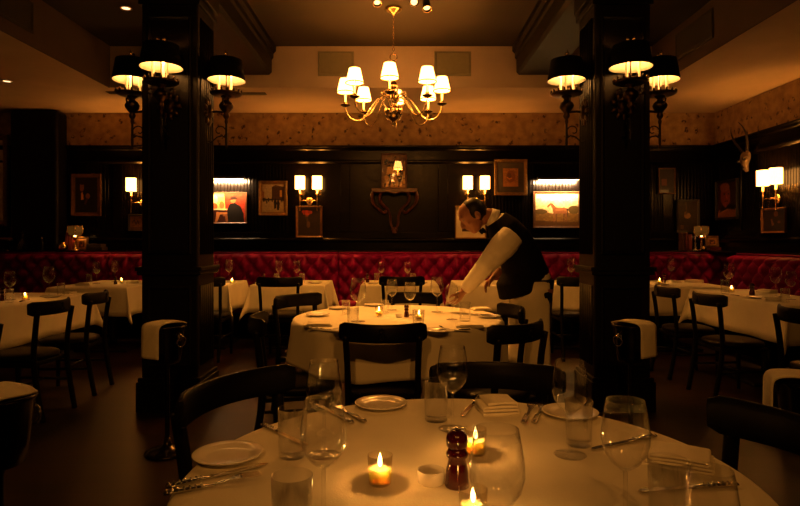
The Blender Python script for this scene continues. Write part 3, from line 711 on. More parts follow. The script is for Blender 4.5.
picture('framed_picture', 'dark print with one pale blossom, above the books on the shelf', (676, 199.5, 699, 233), PY_, [
    ('bg', (38, 26, 16)), ('n', 14, .4), ('e', .48, .52, .17, .1, (130, 92, 52)), ('e', .4, .6, .08, .06, (100, 70, 40)), ('r', .0, .0, 1, .2, (50, 32, 20)), ('r', .12, .07, .3, .2, (96, 66, 36)), ('l', [(.45, .6), (.4, .95)], .02, (70, 50, 30))], frame='black_frame', fw=0.03)
yy = lambda px: (XR - 0.03) * F / (px - 400)
zz = lambda py, Y: EYE - (py - HOR) / F * Y
Yp = (yy(717) + yy(738.5)) / 2
picture('framed_portrait', 'portrait of a ruddy old man in dark bow collar, below the antlered skull', None, 0, [
    ('bg', (44, 12, 9)), ('n', 14, .4), ('e', .42, .62, .26, .3, (120, 54, 32)), ('e', .38, .86, .24, .13, (140, 82, 56)), ('e', .36, .67, .05, .03, (40, 16, 10)), ('e', .58, .66, .05, .03, (40, 16, 10)),
    ('p', [(.46, .66), (.44, .54), (.54, .53)], (150, 74, 44)), ('l', [(.38, .46), (.54, .46)], .02, (70, 22, 16)), ('p', [(0, 0), (.05, .2), (.3, .32), (.75, .34), (1, .2), (1, 0)], (150, 96, 56)),
    ('p', [(.08, .14), (.22, .36), (.42, .28), (.6, .38), (.95, .32), (.9, .2), (.5, .24)], (20, 9, 8)), ('p', [(.72, 1), (.7, .4), (1, .3), (1, 1)], (56, 15, 10))], frame='black_frame', fw=0.03, wall='right',
    rect=(yy(738.5), zz(219.5, Yp), yy(717), zz(180, Yp)))
Yp = 6.88
picture('framed_portrait', 'dim portrait with a raised hand, below the side wall sconce', None, 0, [
    ('bg', (34, 20, 12)), ('n', 14, .4), ('p', [(.2, 0), (.3, .5), (.5, .6), (.75, .5), (.85, 0)], (22, 13, 9)), ('e', .58, .8, .1, .13, (110, 66, 36)), ('p', [(.4, .25), (.34, .55), (.4, .58), (.5, .3)], (120, 78, 44)), ('e', .72, .42, .07, .06, (100, 60, 34))],
    frame='walnut_frame', fw=0.022, wall='right', rect=(yy(787), zz(233, Yp), yy(763), zz(208, Yp)))

def picture_light(label, x, y, z, w):
    t = thing('picture_light', label, 'picture light', (x, y, z), 0, 'hooded picture lights')
    prof = []
    for k in range(9):
        a = radians(-10 + 200 * k / 8); prof.append((-0.11 + 0.036 * cos(a), 0.036 * sin(a)))
    for k in range(8, -1, -1):
        a = radians(-10 + 200 * k / 8); prof.append((-0.11 + 0.031 * cos(a), 0.031 * sin(a)))
    MB().prism(prof, -w / 2, w / 2, 'x').build('hood', 'black_paint', t)
    MB().tube([(-w / 2 + 0.02, -0.11, 0.004), (w / 2 - 0.02, -0.11, 0.004)], 0.010, 8).build('lamp_tube', 'bulb', t)
    MB().tube([(0, -0.075, 0.01), (0, -0.03, 0.03), (0, 0.0, 0.01)], 0.008, 8).build('bracket', 'brass', t)
    d = bpy.data.lights.new('picture_glow', 'AREA'); d.shape = 'RECTANGLE'; d.size = w - 0.06; d.size_y = 0.02; d.energy = 26.0; d.spread = radians(125); d.color = (1, 0.58, 0.26)
    o = bpy.data.objects.new('picture_glow', d); COL.objects.link(o); o.parent = t; o.location = (0, -0.11, -0.01); o.rotation_euler = (radians(66), 0, 0)
    return t
xa, xb = at(206, 0, 8.2)[0], at(246.5, 0, 8.2)[0]
picture_light('dark hooded picture light over the red dining room painting', (xa + xb) / 2, PY_, at(0, 178.5, 8.12)[2], xb - xa)
xa, xb = at(536, 0, 8.2)[0], at(580, 0, 8.2)[0]
picture_light('dark hooded picture light over the chestnut horse painting', (xa + xb) / 2, PY_, at(0, 179.5, 8.12)[2], xb - xa)

# gilt mirror at the far end
x1, _, z1 = at(8.5, 135, 8.2); _, _, z0 = at(0, 226, 8.2)
t = thing('wall_mirror', 'tall gilt framed mirror cut off by the picture edge, next to the dark pier', 'mirror', (x1 - 0.35, PY_, (z0 + z1) / 2))
MB().sweep_rect(0.7, z1 - z0, [(0, 0), (0, 0.05), (0.02, 0.06), (0.035, 0.045), (0.055, 0.055), (0.075, 0.02), (0.08, 0)]).build('frame', 'gilt', t)
MB().box(-0.29, 0.29, -0.012, 0, -(z1 - z0) / 2 + 0.07, (z1 - z0) / 2 - 0.07).build('glass', 'chrome', t)

# bracket console with poster
cx, _, cz = at(394.5, 189, 8.15)
t = thing('wall_bracket_shelf', 'carved mahogany bracket shelf with curled legs meeting in a point, under the poster', 'bracket', (cx, PY_, cz)); t.scale = (0.94, 1.0, 0.97)
prof = [(-0.335, -0.05), (-0.34, 0.0), (0.34, 0.0), (0.335, -0.05), (0.2, -0.06), (0.1, -0.05), (0, -0.08), (-0.1, -0.05), (-0.2, -0.06)]
MB().prism(prof, -0.20, 0.0, 'y').build('shelf_top', 'mahogany', t, bevel=0.006)
for s in (-1, 1):
    b = MB(); pts = spline([(s * 0.19, -0.12, -0.05), (s * 0.22, -0.12, -0.12), (s * 0.20, -0.11, -0.20), (s * 0.10, -0.08, -0.30), (s * 0.06, -0.06, -0.40), (s * 0.055, -0.05, -0.50), (s * 0.02, -0.04, -0.58)])
    b.tube(pts, [0.024 - 0.008 * i / len(pts) for i in range(len(pts))], 8)
    b.build('inner_leg', 'mahogany', t)
    b = MB(); pts = spline([(s * 0.31, -0.13, -0.03), (s * 0.335, -0.13, -0.10), (s * 0.32, -0.12, -0.20), (s * 0.26, -0.09, -0.27), (s * 0.17, -0.05, -0.34), (s * 0.13, -0.04, -0.33), (s * 0.14, -0.04, -0.30)])
    b.tube(pts, [0.026 - 0.010 * i / len(pts) for i in range(len(pts))], 8)
    b.build('scroll_leg', 'mahogany', t)
b = MB(); b.ball((0, -0.045, -0.60), 0.045, 10, 8, (0.8, .7, 1.2))
for k in range(5): b.ball((0.03 * sin(k * 1.25), -0.06, -0.60 + 0.035 * cos(k * 1.25)), 0.018, 8, 6)
b.build('pendant_carving', 'mahogany', t)
# poster / framed print standing on the bracket
x0, _, z1 = at(381, 153, 8.12); x1, _, z0 = at(407, 188.7, 8.12)
scr = (26, 15, 8)
picture('framed_poster', 'tan framed poster with dark script and a painted lamp reflection, standing on the carved bracket', None, PY_ - 0.032, [
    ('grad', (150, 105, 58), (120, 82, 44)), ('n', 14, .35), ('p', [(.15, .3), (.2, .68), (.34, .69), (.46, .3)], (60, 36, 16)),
    ('p', [(.16, .40), (.22, .64), (.42, .64), (.5, .40)], (236, 180, 96)), ('l', [(.32, .4), (.32, .2)], .03, (30, 16, 8)), ('e', .18, .3, .1, .08, (226, 166, 84)), ('e', .47, .32, .1, .05, (226, 160, 70)),  # bright lamp shape: chandelier reflection painted into the print
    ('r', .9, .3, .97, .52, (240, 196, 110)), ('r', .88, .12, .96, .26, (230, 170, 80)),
    ('l', [(.10, .78), (.17, .86), (.2, .84), (.13, .77), (.19, .73), (.1, .72)], .018, scr), ('l', [(.24, .82), (.25, .75), (.31, .76), (.32, .82), (.34, .74), (.4, .8), (.44, .74), (.47, .81), (.53, .75), (.56, .8)], .015, scr),
    ('l', [(.55, .95), (.5, .7), (.48, .62)], .016, scr), ('p', [(.5, .6), (.58, .75), (.7, .76), (.8, .6), (.86, .3), (.78, .15), (.66, .2), (.62, .5)], (44, 26, 13)),
    ('l', [(.56, .52), (.8, .66)], .014, (150, 96, 44)), ('l', [(.5, .3), (.78, .44)], .016, (160, 100, 44)), ('l', [(.6, .6), (.7, .48), (.6, .44)], .012, (190, 130, 60)),
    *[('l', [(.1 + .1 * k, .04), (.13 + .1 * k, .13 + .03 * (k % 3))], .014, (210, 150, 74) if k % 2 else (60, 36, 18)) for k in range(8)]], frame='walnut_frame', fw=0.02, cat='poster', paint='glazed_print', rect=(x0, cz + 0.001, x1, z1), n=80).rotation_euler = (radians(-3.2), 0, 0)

# antlered skull on the side wall
Ys = 7.34
t = thing('mounted_skull', 'pale animal skull with two long dark curved horns, mounted high on the side wall', 'skull', (XR - 0.03, Ys, zz(160, Ys)), radians(-90)); t.rotation_euler = (0, radians(-12), radians(-90))
b = MB()
b.tube([(0, -0.03, 0.09), (0, -0.06, 0.06), (0, -0.075, 0.0), (0, -0.08, -0.06), (0, -0.075, -0.12), (0, -0.065, -0.155)], [(0.03, 0.05), (0.055, 0.078), (0.055, 0.072), (0.038, 0.045), (0.03, 0.034), (0.015, 0.022)], 14, up=(0, 1, 0))
for s in (-1, 1):
    b.ball((s * 0.068, -0.085, 0.01), 0.026, 10, 8, (1, .8, 1.1)); b.tube([(s * 0.035, -0.05, 0.07), (s * 0.045, -0.06, 0.12)], [0.02, 0.016], 8)
o = b.build('skull', 'bone', t)
for s in (-1, 1): MB().ball((s * 0.055, -0.125, 0.0), 0.019, 10, 8).build('eye_socket', 'black_frame', t)
MB().tube([(0, -0.112, -0.07), (0, -0.108, -0.13)], [0.008, 0.014], 8).build('nose_hollow', 'black_frame', t)
for s in (-1, 1):
    pts = spline([(s * 0.045, -0.06, 0.11), (s * 0.085, -0.07, 0.19), (s * 0.13, -0.10, 0.30), (s * 0.125, -0.13, 0.40), (s * 0.08, -0.15, 0.48)])
    b = MB(); b.tube(pts, [0.021 * (1 - 0.85 * i / (len(pts) - 1)) * (1 + 0.10 * (i % 2)) for i in range(len(pts))], 10)
    b.build('horn', 'horn', t)

# ------------------------------------------------------------------ banquettes
def banquette(label, w, loc, rz, group='red tufted banquettes'):
    """front is -y; origin at floor, middle of the back edge"""
    t = thing('banquette', label, 'banquette', loc, rz, group)
    MB().box(-w / 2 + 0.005, w / 2 - 0.005, -0.44, -0.02, 0.0, 0.30).build('base', 'dark_wood', t, bevel=0.01)
    b = MB(); b.box(-w / 2 + 0.005, w / 2 - 0.005, -0.47, -0.12, 0.30, 0.46)
    b.build('seat_cushion', 'red_velvet', t, bevel=0.045, seg=4)
    z0, z1 = 0.45, 1.085; st = 0.0165
    nx = int(w / st); nz = int((z1 - z0) / st); vs = []; fs = []
    for j in range(nz + 1):
        for i in range(nx + 1):
            x = -w / 2 + w * i / nx; z = z0 + (z1 - z0) * j / nz
            a = x / 0.20 + z / 0.23; c = x / 0.20 - z / 0.23
            hgt = (abs(sin(pi * a)) * abs(sin(pi * c))) ** 0.5
            fx = min(1, (w / 2 - abs(x)) / 0.03); top = min(1, max(0, (z1 - z) / 0.07)); 
            y = -0.11 - 0.10 * hgt * sqrt(max(0, min(1, fx * 1.0))) - 0.0
            y = y * sqrt(max(0.0, 1 - (1 - top) ** 2)) if top < 1 else y
            vs.append((x, y, z))
    for j in range(nz):
        for i in range(nx): a = j * (nx + 1) + i; fs.append((a, a + 1, a + nx + 2, a + nx + 1))
    n0 = len(vs)
    vs += [(-w / 2, 0, z0), (w / 2, 0, z0), (w / 2, 0, z1), (-w / 2, 0, z1)]
    bot = list(range(nx + 1)); fs.append(bot[::-1] + [n0, n0 + 1])
    fs.append([nz * (nx + 1) + i for i in range(nx + 1)] + [n0 + 2, n0 + 3])
    fs.append([j * (nx + 1) for j in range(nz + 1)] + [n0 + 3, n0]); fs.append([j * (nx + 1) + nx for j in range(nz, -1, -1)] + [n0 + 1, n0 + 2]); fs.append([n0, n0 + 3, n0 + 2, n0 + 1])
    bk = MB().add(vs, fs).build('tufted_back', 'red_velvet', t)
    MB().tube([(-w / 2 + 0.01, -0.05, z1 + 0.004), (w / 2 - 0.01, -0.05, z1 + 0.004)], 0.012, 8).build('top_piping', 'red_velvet', t)
    return t
SEAMS = [(-6.25, -3.95, 'red tufted banquette along the back wall below the man portrait and shelf lamp'),
         (-3.95, -0.835, 'red tufted banquette below the red dining painting and street scene'),
         (-0.835, 1.35, 'red tufted banquette below the carved bracket, behind the bending waiter'),
         (1.35, 2.75, 'red tufted banquette below the horse painting, behind the lit pillar'),
         (2.75, 4.43, 'red tufted banquette in the corner, under the shelf with books')]
BB = YB - 0.28
for a, b_, l in SEAMS: banquette(l, b_ - a, ((a + b_) / 2, BB, 0), 0)
banquette('red tufted banquette along the side wall below the portrait and side sconce', 3.6, (XR - 0.25, BB - 0.78 - 1.8, 0), radians(-90))
# shelf over the banquettes
struct(MB().box(XL, XR - 0.03, BB - 0.02, YB - 0.026, 1.09, 1.118).build('trim_shelf', 'dark_wood', bevel=0.008, seg=3))
struct(MB().box(XL, XR - 0.03, BB + 0.01, YB - 0.03, 0.0, 1.09).build('trim_shelf_carcass', 'dark_wood'))
struct(MB().box(XR - 0.26, XR - 0.026, 3.5, BB - 0.03, 1.09, 1.118).build('trim_shelf', 'dark_wood', bevel=0.008, seg=3))
SHZ = 1.118

# ------------------------------------------------------------------ things on the shelf
SHY = 8.10
def book(label, x, w, h, d, mat, tilt=0.0, y=8.15, z=SHZ, rz=0.0):
    t = thing('book', label, 'book', (x, y, z), rz); t.rotation_euler = (0, tilt, rz)
    MB().box(-w / 2, w / 2, -d / 2, d / 2, 0, h).build('cover', mat, t, bevel=0.004)
    MB().box(-w / 2 + 0.004, w / 2 - 0.004, -d / 2 + 0.012, d / 2 + 0.0015, 0.004, h + 0.0015).build('pages', 'paper', t)
    return t
bx = lambda px: at(px, 0, SHY)[0]
book('tall brown book standing outermost in the upright trio beside the candlestick', bx(683.2), 0.035, 0.245, 0.11, 'book_brown')
book('dark red book standing between two others beside the candlestick', bx(686.6), 0.045, 0.25, 0.11, 'book_dred')
book('narrow red book standing right against the silver candlestick', bx(690.4), 0.045, 0.225, 0.11, 'book_red')
book('red book leaning between the gold vase and the lamp, outer one', bx(65.2), 0.04, 0.25, 0.11, 'book_red', 0.12)
book('red book leaning between the gold vase and the lamp, lamp side one', bx(69.5), 0.04, 0.24, 0.11, 'book_red', 0.12)
def bookflat(label, x, z, w, h, d, mat):
    t = thing('book', label, 'book', (x, SHY, z))
    MB().box(-w / 2, w / 2, -d / 2, d / 2, 0, h).build('cover', mat, t, bevel=0.004)
    MB().box(-w / 2 - 0.001, w / 2 - 0.01, -d / 2 + 0.004, d / 2 - 0.004, 0.005, h - 0.005).build('pages', 'paper', t)
bookflat('dark flat book at the bottom of the pile beside the gold photo frame', bx(97), SHZ, 0.22, 0.05, 0.16, 'book_dark')
bookflat('dark flat book on top of the pile beside the gold photo frame', bx(96.3), SHZ + 0.051, 0.2, 0.04, 0.15, 'book_dark')
bookflat('red flat book lying under the gold photo frame and figurine', bx(718), SHZ, 0.3, 0.045, 0.16, 'book_red')
def table_lamp(label, x, y):
    t = thing('shelf_lamp', label, 'lamp', (x, y, SHZ), 0, 'little shelf lamps')
    MB().lathe([(0, 0), (0.05, 0), (0.05, 0.012), (0.02, 0.025), (0.012, 0.06), (0.02, 0.085), (0.012, 0.11), (0.014, 0.15), (0.03, 0.165), (0.045, 0.19), (0.02, 0.195), (0, 0.195)], 18).build('base', 'brass', t)
    b = MB(); 
    b.lathe([(0.085, 0.21), (0.108, 0.26), (0.10, 0.335), (0.095, 0.335), (0.103, 0.26), (0.08, 0.21)], 6, smooth=False, close=True)
    b.build('shade', 'mica', t)
    b = MB()
    for k in range(6):
        a = 2 * pi * k / 6; b.tube([(0.086 * cos(a), 0.086 * sin(a), 0.208), (0.11 * cos(a), 0.11 * sin(a), 0.26), (0.102 * cos(a), 0.102 * sin(a), 0.338)], 0.008, 6)
    for r, z in ((0.086, 0.208), (0.102, 0.338)): b.tube([(r * cos(2 * pi * k / 6), r * sin(2 * pi * k / 6), z) for k in range(7)], 0.005, 6)
    b.build('shade_frame', 'brass', t)
    MB().ball((0, 0, 0.215), 0.02, 10, 8).build('bulb', 'bulb', t)
    point('shelf_glow', (0, 0, 0.235), 0.5, rad=0.02, parent=t)
    return t
table_lamp('little panelled lamp on the shelf between gold vase and dark flat books', at(75, 0, 7.985)[0], 7.985)
table_lamp('little panelled lamp on the shelf behind the gold photo frame and candlestick', at(701.5, 0, 8.085)[0], 8.085)
def vase(label, x, s, y=SHY - 0.04):
    o = MB().lathe([(0, 0), (0.4, 0), (0.45, 0.05), (0.85, 0.35), (1.0, 0.75), (0.9, 1.15), (0.5, 1.5), (0.38, 1.65), (0.5, 1.8), (0.44, 1.8), (0.32, 1.65), (0.4, 1.45), (0, 1.2)], 24).build('vase', 'brass', None, (x, y, SHZ))
    o.scale = (s,) * 3
    return tag(o, label, 'vase')
vase('round gold vase on the shelf in front of the leaning red books', at(63, 0, 8.0)[0], 0.064, 8.0)
vase('tiny gold pot on the shelf at the foot of the photo frame', bx(699.5), 0.036, 7.985)
def photo_frame(label, x, z, w, h, y=8.07):
    t = thing('photo_frame', label, 'photo frame', (x, y, z + h / 2 + 0.002), 0)
    t.rotation_euler = (radians(-8), 0, 0)
    MB().sweep_rect(w, h, [(0, -0.008), (0, 0.012), (0.012, 0.016), (0.028, 0.008), (0.03, -0.008)]).build('frame', 'gilt', t)
    canvas('photograph', w - 0.055, h - 0.055, [('bg', (190, 140, 80)), ('n', 9, .3), ('r', .25, .1, .8, .75, (90, 50, 26)), ('r', .4, .2, .65, .6, (200, 130, 66)), ('e', .5, .5, .1, .12, (70, 36, 18))], 'print_paper', t, -0.004, 24)
    return t
photo_frame('squat gold photo frame standing on the shelf beside the dark flat books', bx(83), SHZ, 0.18, 0.19)
photo_frame('squat gold photo frame standing on the red flat book', bx(708), SHZ + 0.046, 0.18, 0.155, 8.0)
o = MB().lathe([(0, 0), (0.045, 0), (0.045, 0.008), (0.018, 0.02), (0.01, 0.04), (0.016, 0.055), (0.009, 0.07), (0.014, 0.10), (0.008, 0.13), (0.015, 0.16), (0.01, 0.185), (0.022, 0.2), (0.02, 0.208), (0, 0.2)], 16).build('candlestick', 'silver', None, (bx(693.3), SHY - 0.06, SHZ))
tag(o, 'slim silver candlestick on the shelf beside the upright books', 'candlestick')
o = MB().lathe([(0, 0), (0.02, 0), (0.022, 0.01), (0.01, 0.02), (0.02, 0.04), (0.022, 0.06), (0.012, 0.075), (0.016, 0.09), (0.012, 0.105), (0, 0.11)], 14).build('figurine', 'bone', None, (bx(722), SHY - 0.02, SHZ + 0.046))
tag(o, 'tiny pale figurine standing on the end of the red flat book', 'figurine')
# far end of the shelf: bottles, decanter, fruit bowl
def bottle(label, x, s, mat='dark_bottle', y=SHY):
    t = thing('bottle', label, 'bottle', (x, y, SHZ))
    MB().lathe([(0, 0), (0.036, 0), (0.038, 0.01), (0.038, 0.17), (0.03, 0.20), (0.014, 0.235), (0.013, 0.29), (0, 0.29)], 18).build('body', mat, t)
    MB().lathe([(0.015, 0.265), (0.0155, 0.298), (0, 0.299)], 14).build('stopper', 'brass', t)
    t.scale = (s,) * 3
    return t
bottle('tall dark bottle on the shelf behind the decanter', at(17, 0, 8.14)[0], 1.45, y=8.13)
bottle('short dark bottle next to the pier on the shelf', at(41, 0, 7.92)[0], 0.62, y=7.94)
t = thing('decanter', 'cut glass decanter with ball stopper on the shelf beside the fruit bowl', 'decanter', (at(21, 0, 7.9)[0], 7.93, SHZ))
MB().lathe([(0, 0), (0.06, 0), (0.065, 0.02), (0.055, 0.09), (0.03, 0.13), (0.014, 0.16), (0.014, 0.2), (0.024, 0.215), (0.02, 0.215), (0.01, 0.2), (0.012, 0.16), (0.05, 0.09), (0.05, 0.02), (0, 0.015)], 12, smooth=False).build('body', 'clear_glass', t)
MB().ball((0, 0, 0.238), 0.025, 8, 6).build('stopper', 'clear_glass', t)
t = thing('silver_bowl', 'wide dark silver bowl at the very end of the shelf', 'bowl', (at(6, 0, 7.95)[0], 7.95, SHZ))
MB().lathe([(0, 0), (0.06, 0), (0.06, 0.01), (0.025, 0.03), (0.025, 0.05), (0.09, 0.08), (0.13, 0.13), (0.135, 0.16), (0.125, 0.16), (0.08, 0.09), (0, 0.065)], 24).build('bowl', 'dull_chrome', t)
for k in range(4):
    a = k * 1.7; o = MB().ball((0, 0, 0), 0.036, 12, 8, (1, 1, .92)).build('pear', 'book_brown', None, (at(6, 0, 7.95)[0] + 0.052 * cos(a), 7.95 + 0.052 * sin(a), SHZ + 0.148))
    o.name = 'fruit'; tag(o, 'dim round fruit heaped in the wide dark silver bowl', 'fruit', 'fruit in the silver bowl')
# ------------------------------------------------------------------ chairs
def chair(label):
    """bistro chair facing +y, origin on the floor under the seat"""
    t = thing('dining_chair', label, 'chair', group=None)
    n = 28; vs = []; fs = []
    def ring(r, z, fl=0):
        o = len(vs)
        for k in range(n):
            a = 2 * pi * k / n; c, s = cos(a), sin(a)
            e = 0.72
            x = math.copysign(abs(c) ** e, c) * r * (1.0 + 0.06 * s); y = math.copysign(abs(s) ** e, s) * r
            vs.append((x, y, z))
        return o
    for r, z in ((0.190, 0.409), (0.205, 0.413), (0.208, 0.43), (0.203, 0.447), (0.185, 0.456), (0.12, 0.461), (0.05, 0.463)): ring(r, z)
    for i in range(6):
        for k in range(n): fs.append((i * n + k, i * n + (k + 1) % n, (i + 1) * n + (k + 1) % n, (i + 1) * n + k))
    fs.append(tuple(range(n))[::-1]); fs.append(tuple(range(6 * n, 7 * n)))
    MB().add(vs, fs).build('seat', 'leather', t)
    b = MB(); b.box(-0.185, 0.185, -0.185, 0.185, 0.372, 0.408); b.build('seat_frame', 'chair_wood', t, bevel=0.01)
    for s in (-1, 1):
        pts = spline([(s * 0.178, -0.262, 0.0), (s * 0.180, -0.222, 0.22), (s * 0.180, -0.198, 0.43), (s * 0.183, -0.212, 0.62), (s * 0.190, -0.232, 0.765)])
        MB().tube(pts, [(0.0165, 0.02)] * len(pts), 8, up=(1, 0, 0)).build('back_post', 'chair_wood', t)
        pts = [(s * 0.182, 0.178, 0.39), (s * 0.180, 0.180, 0.30), (s * 0.176, 0.184, 0.0)]
        MB().tube(pts, [0.022, 0.02, 0.014], 8).build('leg', 'chair_wood', t)
        MB().tube([(s * 0.179, -0.222, 0.22), (s * 0.179, 0.182, 0.22)], 0.010, 6).build('stretcher', 'chair_wood', t)
    MB().tube([(-0.179, -0.02, 0.22), (0.179, -0.02, 0.22)], 0.010, 6).build('stretcher', 'chair_wood', t)
    # curved top rail
    m = 18; vs = []; fs = []; prof = [(-0.011, -0.05), (-0.015, -0.03), (-0.013, 0.03), (-0.006, 0.05), (0.006, 0.05), (0.012, 0.03), (0.010, -0.03), (0.006, -0.05)]
    for i in range(m + 1):
        q = -1 + 2 * i / m; x = 0.222 * q; y = -0.268 + 0.085 * q * q
        ex = 1 - 0.28 * max(0, (abs(q) - 0.86) / 0.14) ** 2
        tx, ty = 1, 2 * 0.085 * q / 0.222; L = sqrt(1 + ty * ty); nx, ny = -ty / L, 1 / L
        for d, z in prof: vs.append((x + nx * d, y + ny * d, 0.782 + z * ex - 0.006 * (1 - q * q) * (1 if z > 0 else 0)))
    k = len(prof)
    for i in range(m):
        for j in range(k): fs.append((i * k + j, i * k + (j + 1) % k, (i + 1) * k + (j + 1) % k, (i + 1) * k + j))
    fs.append(tuple(range(k))); fs.append(tuple(range(m * k, m * k + k))[::-1])
    MB().add(vs, fs).build('top_rail', 'chair_wood', t, bevel=0.003)
    # small silvered crest on the outside of the rail
    b = MB(); yb = -0.286
    b.tube([(0.014 * cos(2 * pi * q / 16), yb, 0.768 + 0.017 * sin(2 * pi * q / 16)) for q in range(17)], 0.0022, 6, caps=False)
    for s in (-1, 1):
        b.tube(spline([(0, yb, 0.786), (s * 0.012, yb, 0.792), (s * 0.014, yb, 0.803), (s * 0.006, yb, 0.801)]), 0.0018, 5)
        b.tube(spline([(s * 0.012, yb, 0.756), (s * 0.02, yb, 0.764), (s * 0.018, yb, 0.776)]), 0.0016, 5)
    b.tube([(0, yb, 0.752), (0, yb, 0.806)], [0.0016, 0.0024], 5); b.ball((0, yb, 0.808), 0.004, 8, 6)
    b.build('crest', 'dull_chrome', t, label='small silvered crest')
    return t
CH = Proto(chair)
def seat(rx, ry, fx, fy, label, group, sc=None):
    L = sqrt(fx * fx + fy * fy); fx /= L; fy /= L; k = 0.25 * (sc or 1)
    return CH.put(rx + fx * k, ry + fy * k, 0, label, atan2(-fx, fy), sc, group)
G0, G1, G2 = 'dark chairs round the front table', 'dark chairs round the table where the waiter works', 'dark chairs at the banquette tables'
seat(-0.545, 1.82, 0.88, -0.48, 'dark chair drawn up to the front round table, before the pillar bucket stand', G0, 1.08).scale = (1.1, 1.06, 1.0)
seat(0.335, 2.02, -0.15, -0.99, 'dark chair on the far side of the front round table, behind the folded napkin', G0)
seat(0.93, 1.33, -0.97, -0.22, 'dark chair in deep shade beside the napkin at the front table', G0, 1.02)
seat(-0.09, 2.95, 0.02, 1.0, 'dark chair with silver crest, its back squarely towards us at the middle round table', G1)
seat(0.645, 2.985, -0.65, 0.78, 'dark chair turned slightly, in front of the waiter apron at the middle table', G1)
seat(0.77, 3.79, -0.98, -0.14, 'dark chair touching the waiter vest at the middle round table', G1)
seat(-0.80, 4.35, 0.78, -0.62, 'dark chair with glossy rail, facing us past the rim plate of the middle table', G1, 1.03)
seat(-0.83, 3.30, 0.98, 0.2, 'dark chair seen from its side, pulled back from the middle table cloth', G1)
seat(0.13, 4.80, -0.15, -1.0, 'dark chair on the far side of the middle table, facing us behind the pepper mill', G1)
seat(-1.255, 5.98, 0, 1, 'dark chair with faint crest before the square banquette table below the twin sconce', G2, 1.06)
seat(-2.06, 5.98, 0, 1, 'dark chair half hidden by the pillar, before the table below the red painting', G2, 1.06)
seat(0.02, 6.08, 0, 1, 'dark chair before the small square table below the carved bracket', G2, 1.06)
seat(1.885, 6.02, 0, 1, 'dark chair between waiter and pillar, before the table below the horse painting', G2, 1.06)
seat(-2.46, 4.17, -1, 0.06, 'dark chair at the long shadowed side table holding a single candle', G2)
seat(-2.50, 4.87, -1, -0.10, 'dark chair with rounded rail before the corner table with two napkins', G2)
seat(-2.32, 3.20, -1, 0, 'dark chair cut off by the picture edge, ahead of the shadowed side table', G2)
seat(2.44, 5.42, 1, 0.04, 'dark chair at the side tables, farther one, closer to the pillar', G2)
seat(2.455, 4.71, 1, 0.08, 'dark chair at the side table with the red pepper mill, beside its hanging cloth corner', G2)
seat(2.50, 3.70, 1, 0, 'dark chair cut off by the picture edge, past the hanging cloth corner', G2)

# ------------------------------------------------------------------ tables and cloths
def table_round(label, x, y, r):
    t = thing('dining_table', label, 'table', (x, y, 0))
    MB().lathe([(0, 0.715), (r - 0.02, 0.715), (r - 0.006, 0.72), (r - 0.006, 0.742), (r - 0.02, 0.745), (0, 0.745)], 48).build('tabletop', 'dark_wood', t)
    MB().lathe([(0, 0.05), (0.06, 0.05), (0.045, 0.12), (0.04, 0.5), (0.07, 0.68), (0.16, 0.715), (0, 0.715)], 20).build('pedestal', 'black_iron', t)
    MB().lathe([(0, 0), (0.27, 0), (0.27, 0.015), (0.1, 0.045), (0.06, 0.06), (0, 0.06)], 32).build('base', 'black_iron', t)
    return t
def cloth_round(label, x, y, r, drop, seed, nf=14):
    rnd = random.Random(seed); N = 160; vs = [(0, 0, 0)]; fs = []
    ph = [rnd.random() * 6.28 for _ in range(4)]
    def wav(a): return 0.5 * sin(nf * a + ph[0] + 0.8 * sin(2 * a + ph[2])) + 0.32 * sin((nf * 0.5 + 2) // 1 * a + ph[1]) + 0.18 * sin((nf + 7) * a + ph[3])
    rows = [(rr, 0.0, 0.0) for rr in (0.25 * r, 0.5 * r, 0.75 * r, 0.92 * r, r - 0.012)]
    rows += [(r - 0.004, -0.003, 0.0), (r, -0.010, 0.02)] + [(r + 0.006 + 0.014 * q, -drop * q, q) for q in (0.08, 0.2, 0.35, 0.5, 0.65, 0.8, 0.92, 1.0)]
    for (rr, z, q) in rows:
        for k in range(N):
            a = 2 * pi * k / N; w = wav(a); R = rr + 0.034 * q ** 0.8 * w + 0.004 * q; zz_ = z + (0.018 * sin(3 * a + ph[1]) * q if q > .9 else 0)
            vs.append((R * cos(a), R * sin(a), zz_))
    for k in range(N): fs.append((0, 1 + k, 1 + (k + 1) % N))
    for i in range(len(rows) - 1):
        for k in range(N): a = 1 + i * N + k; b_ = 1 + i * N + (k + 1) % N; fs.append((a, b_, b_ + N, a + N))
    o = MB().add(vs, fs).build('tablecloth', 'linen', None, (x, y, 0.749), solid=0.0022); o.modifiers['solid'].offset = 0
    return tag(o, label, 'tablecloth', 'white tablecloths')
def table_rect(label, x0, x1, y0, y1):
    t = thing('dining_table', label, 'table', ((x0 + x1) / 2, (y0 + y1) / 2, 0)); w, d = (x1 - x0) / 2, (y1 - y0) / 2
    MB().box(-w + .006, w - .006, -d + .006, d - .006, 0.715, 0.745).build('tabletop', 'dark_wood', t, bevel=0.004)
    MB().lathe([(0, 0.05), (0.05, 0.05), (0.04, 0.12), (0.04, 0.6), (0.14, 0.715), (0, 0.715)], 16).build('pedestal', 'black_iron', t)
    MB().box(-min(w, .3), min(w, .3), -min(d, .3), min(d, .3), 0, 0.03).build('base', 'black_iron', t, bevel=0.012)
    return t
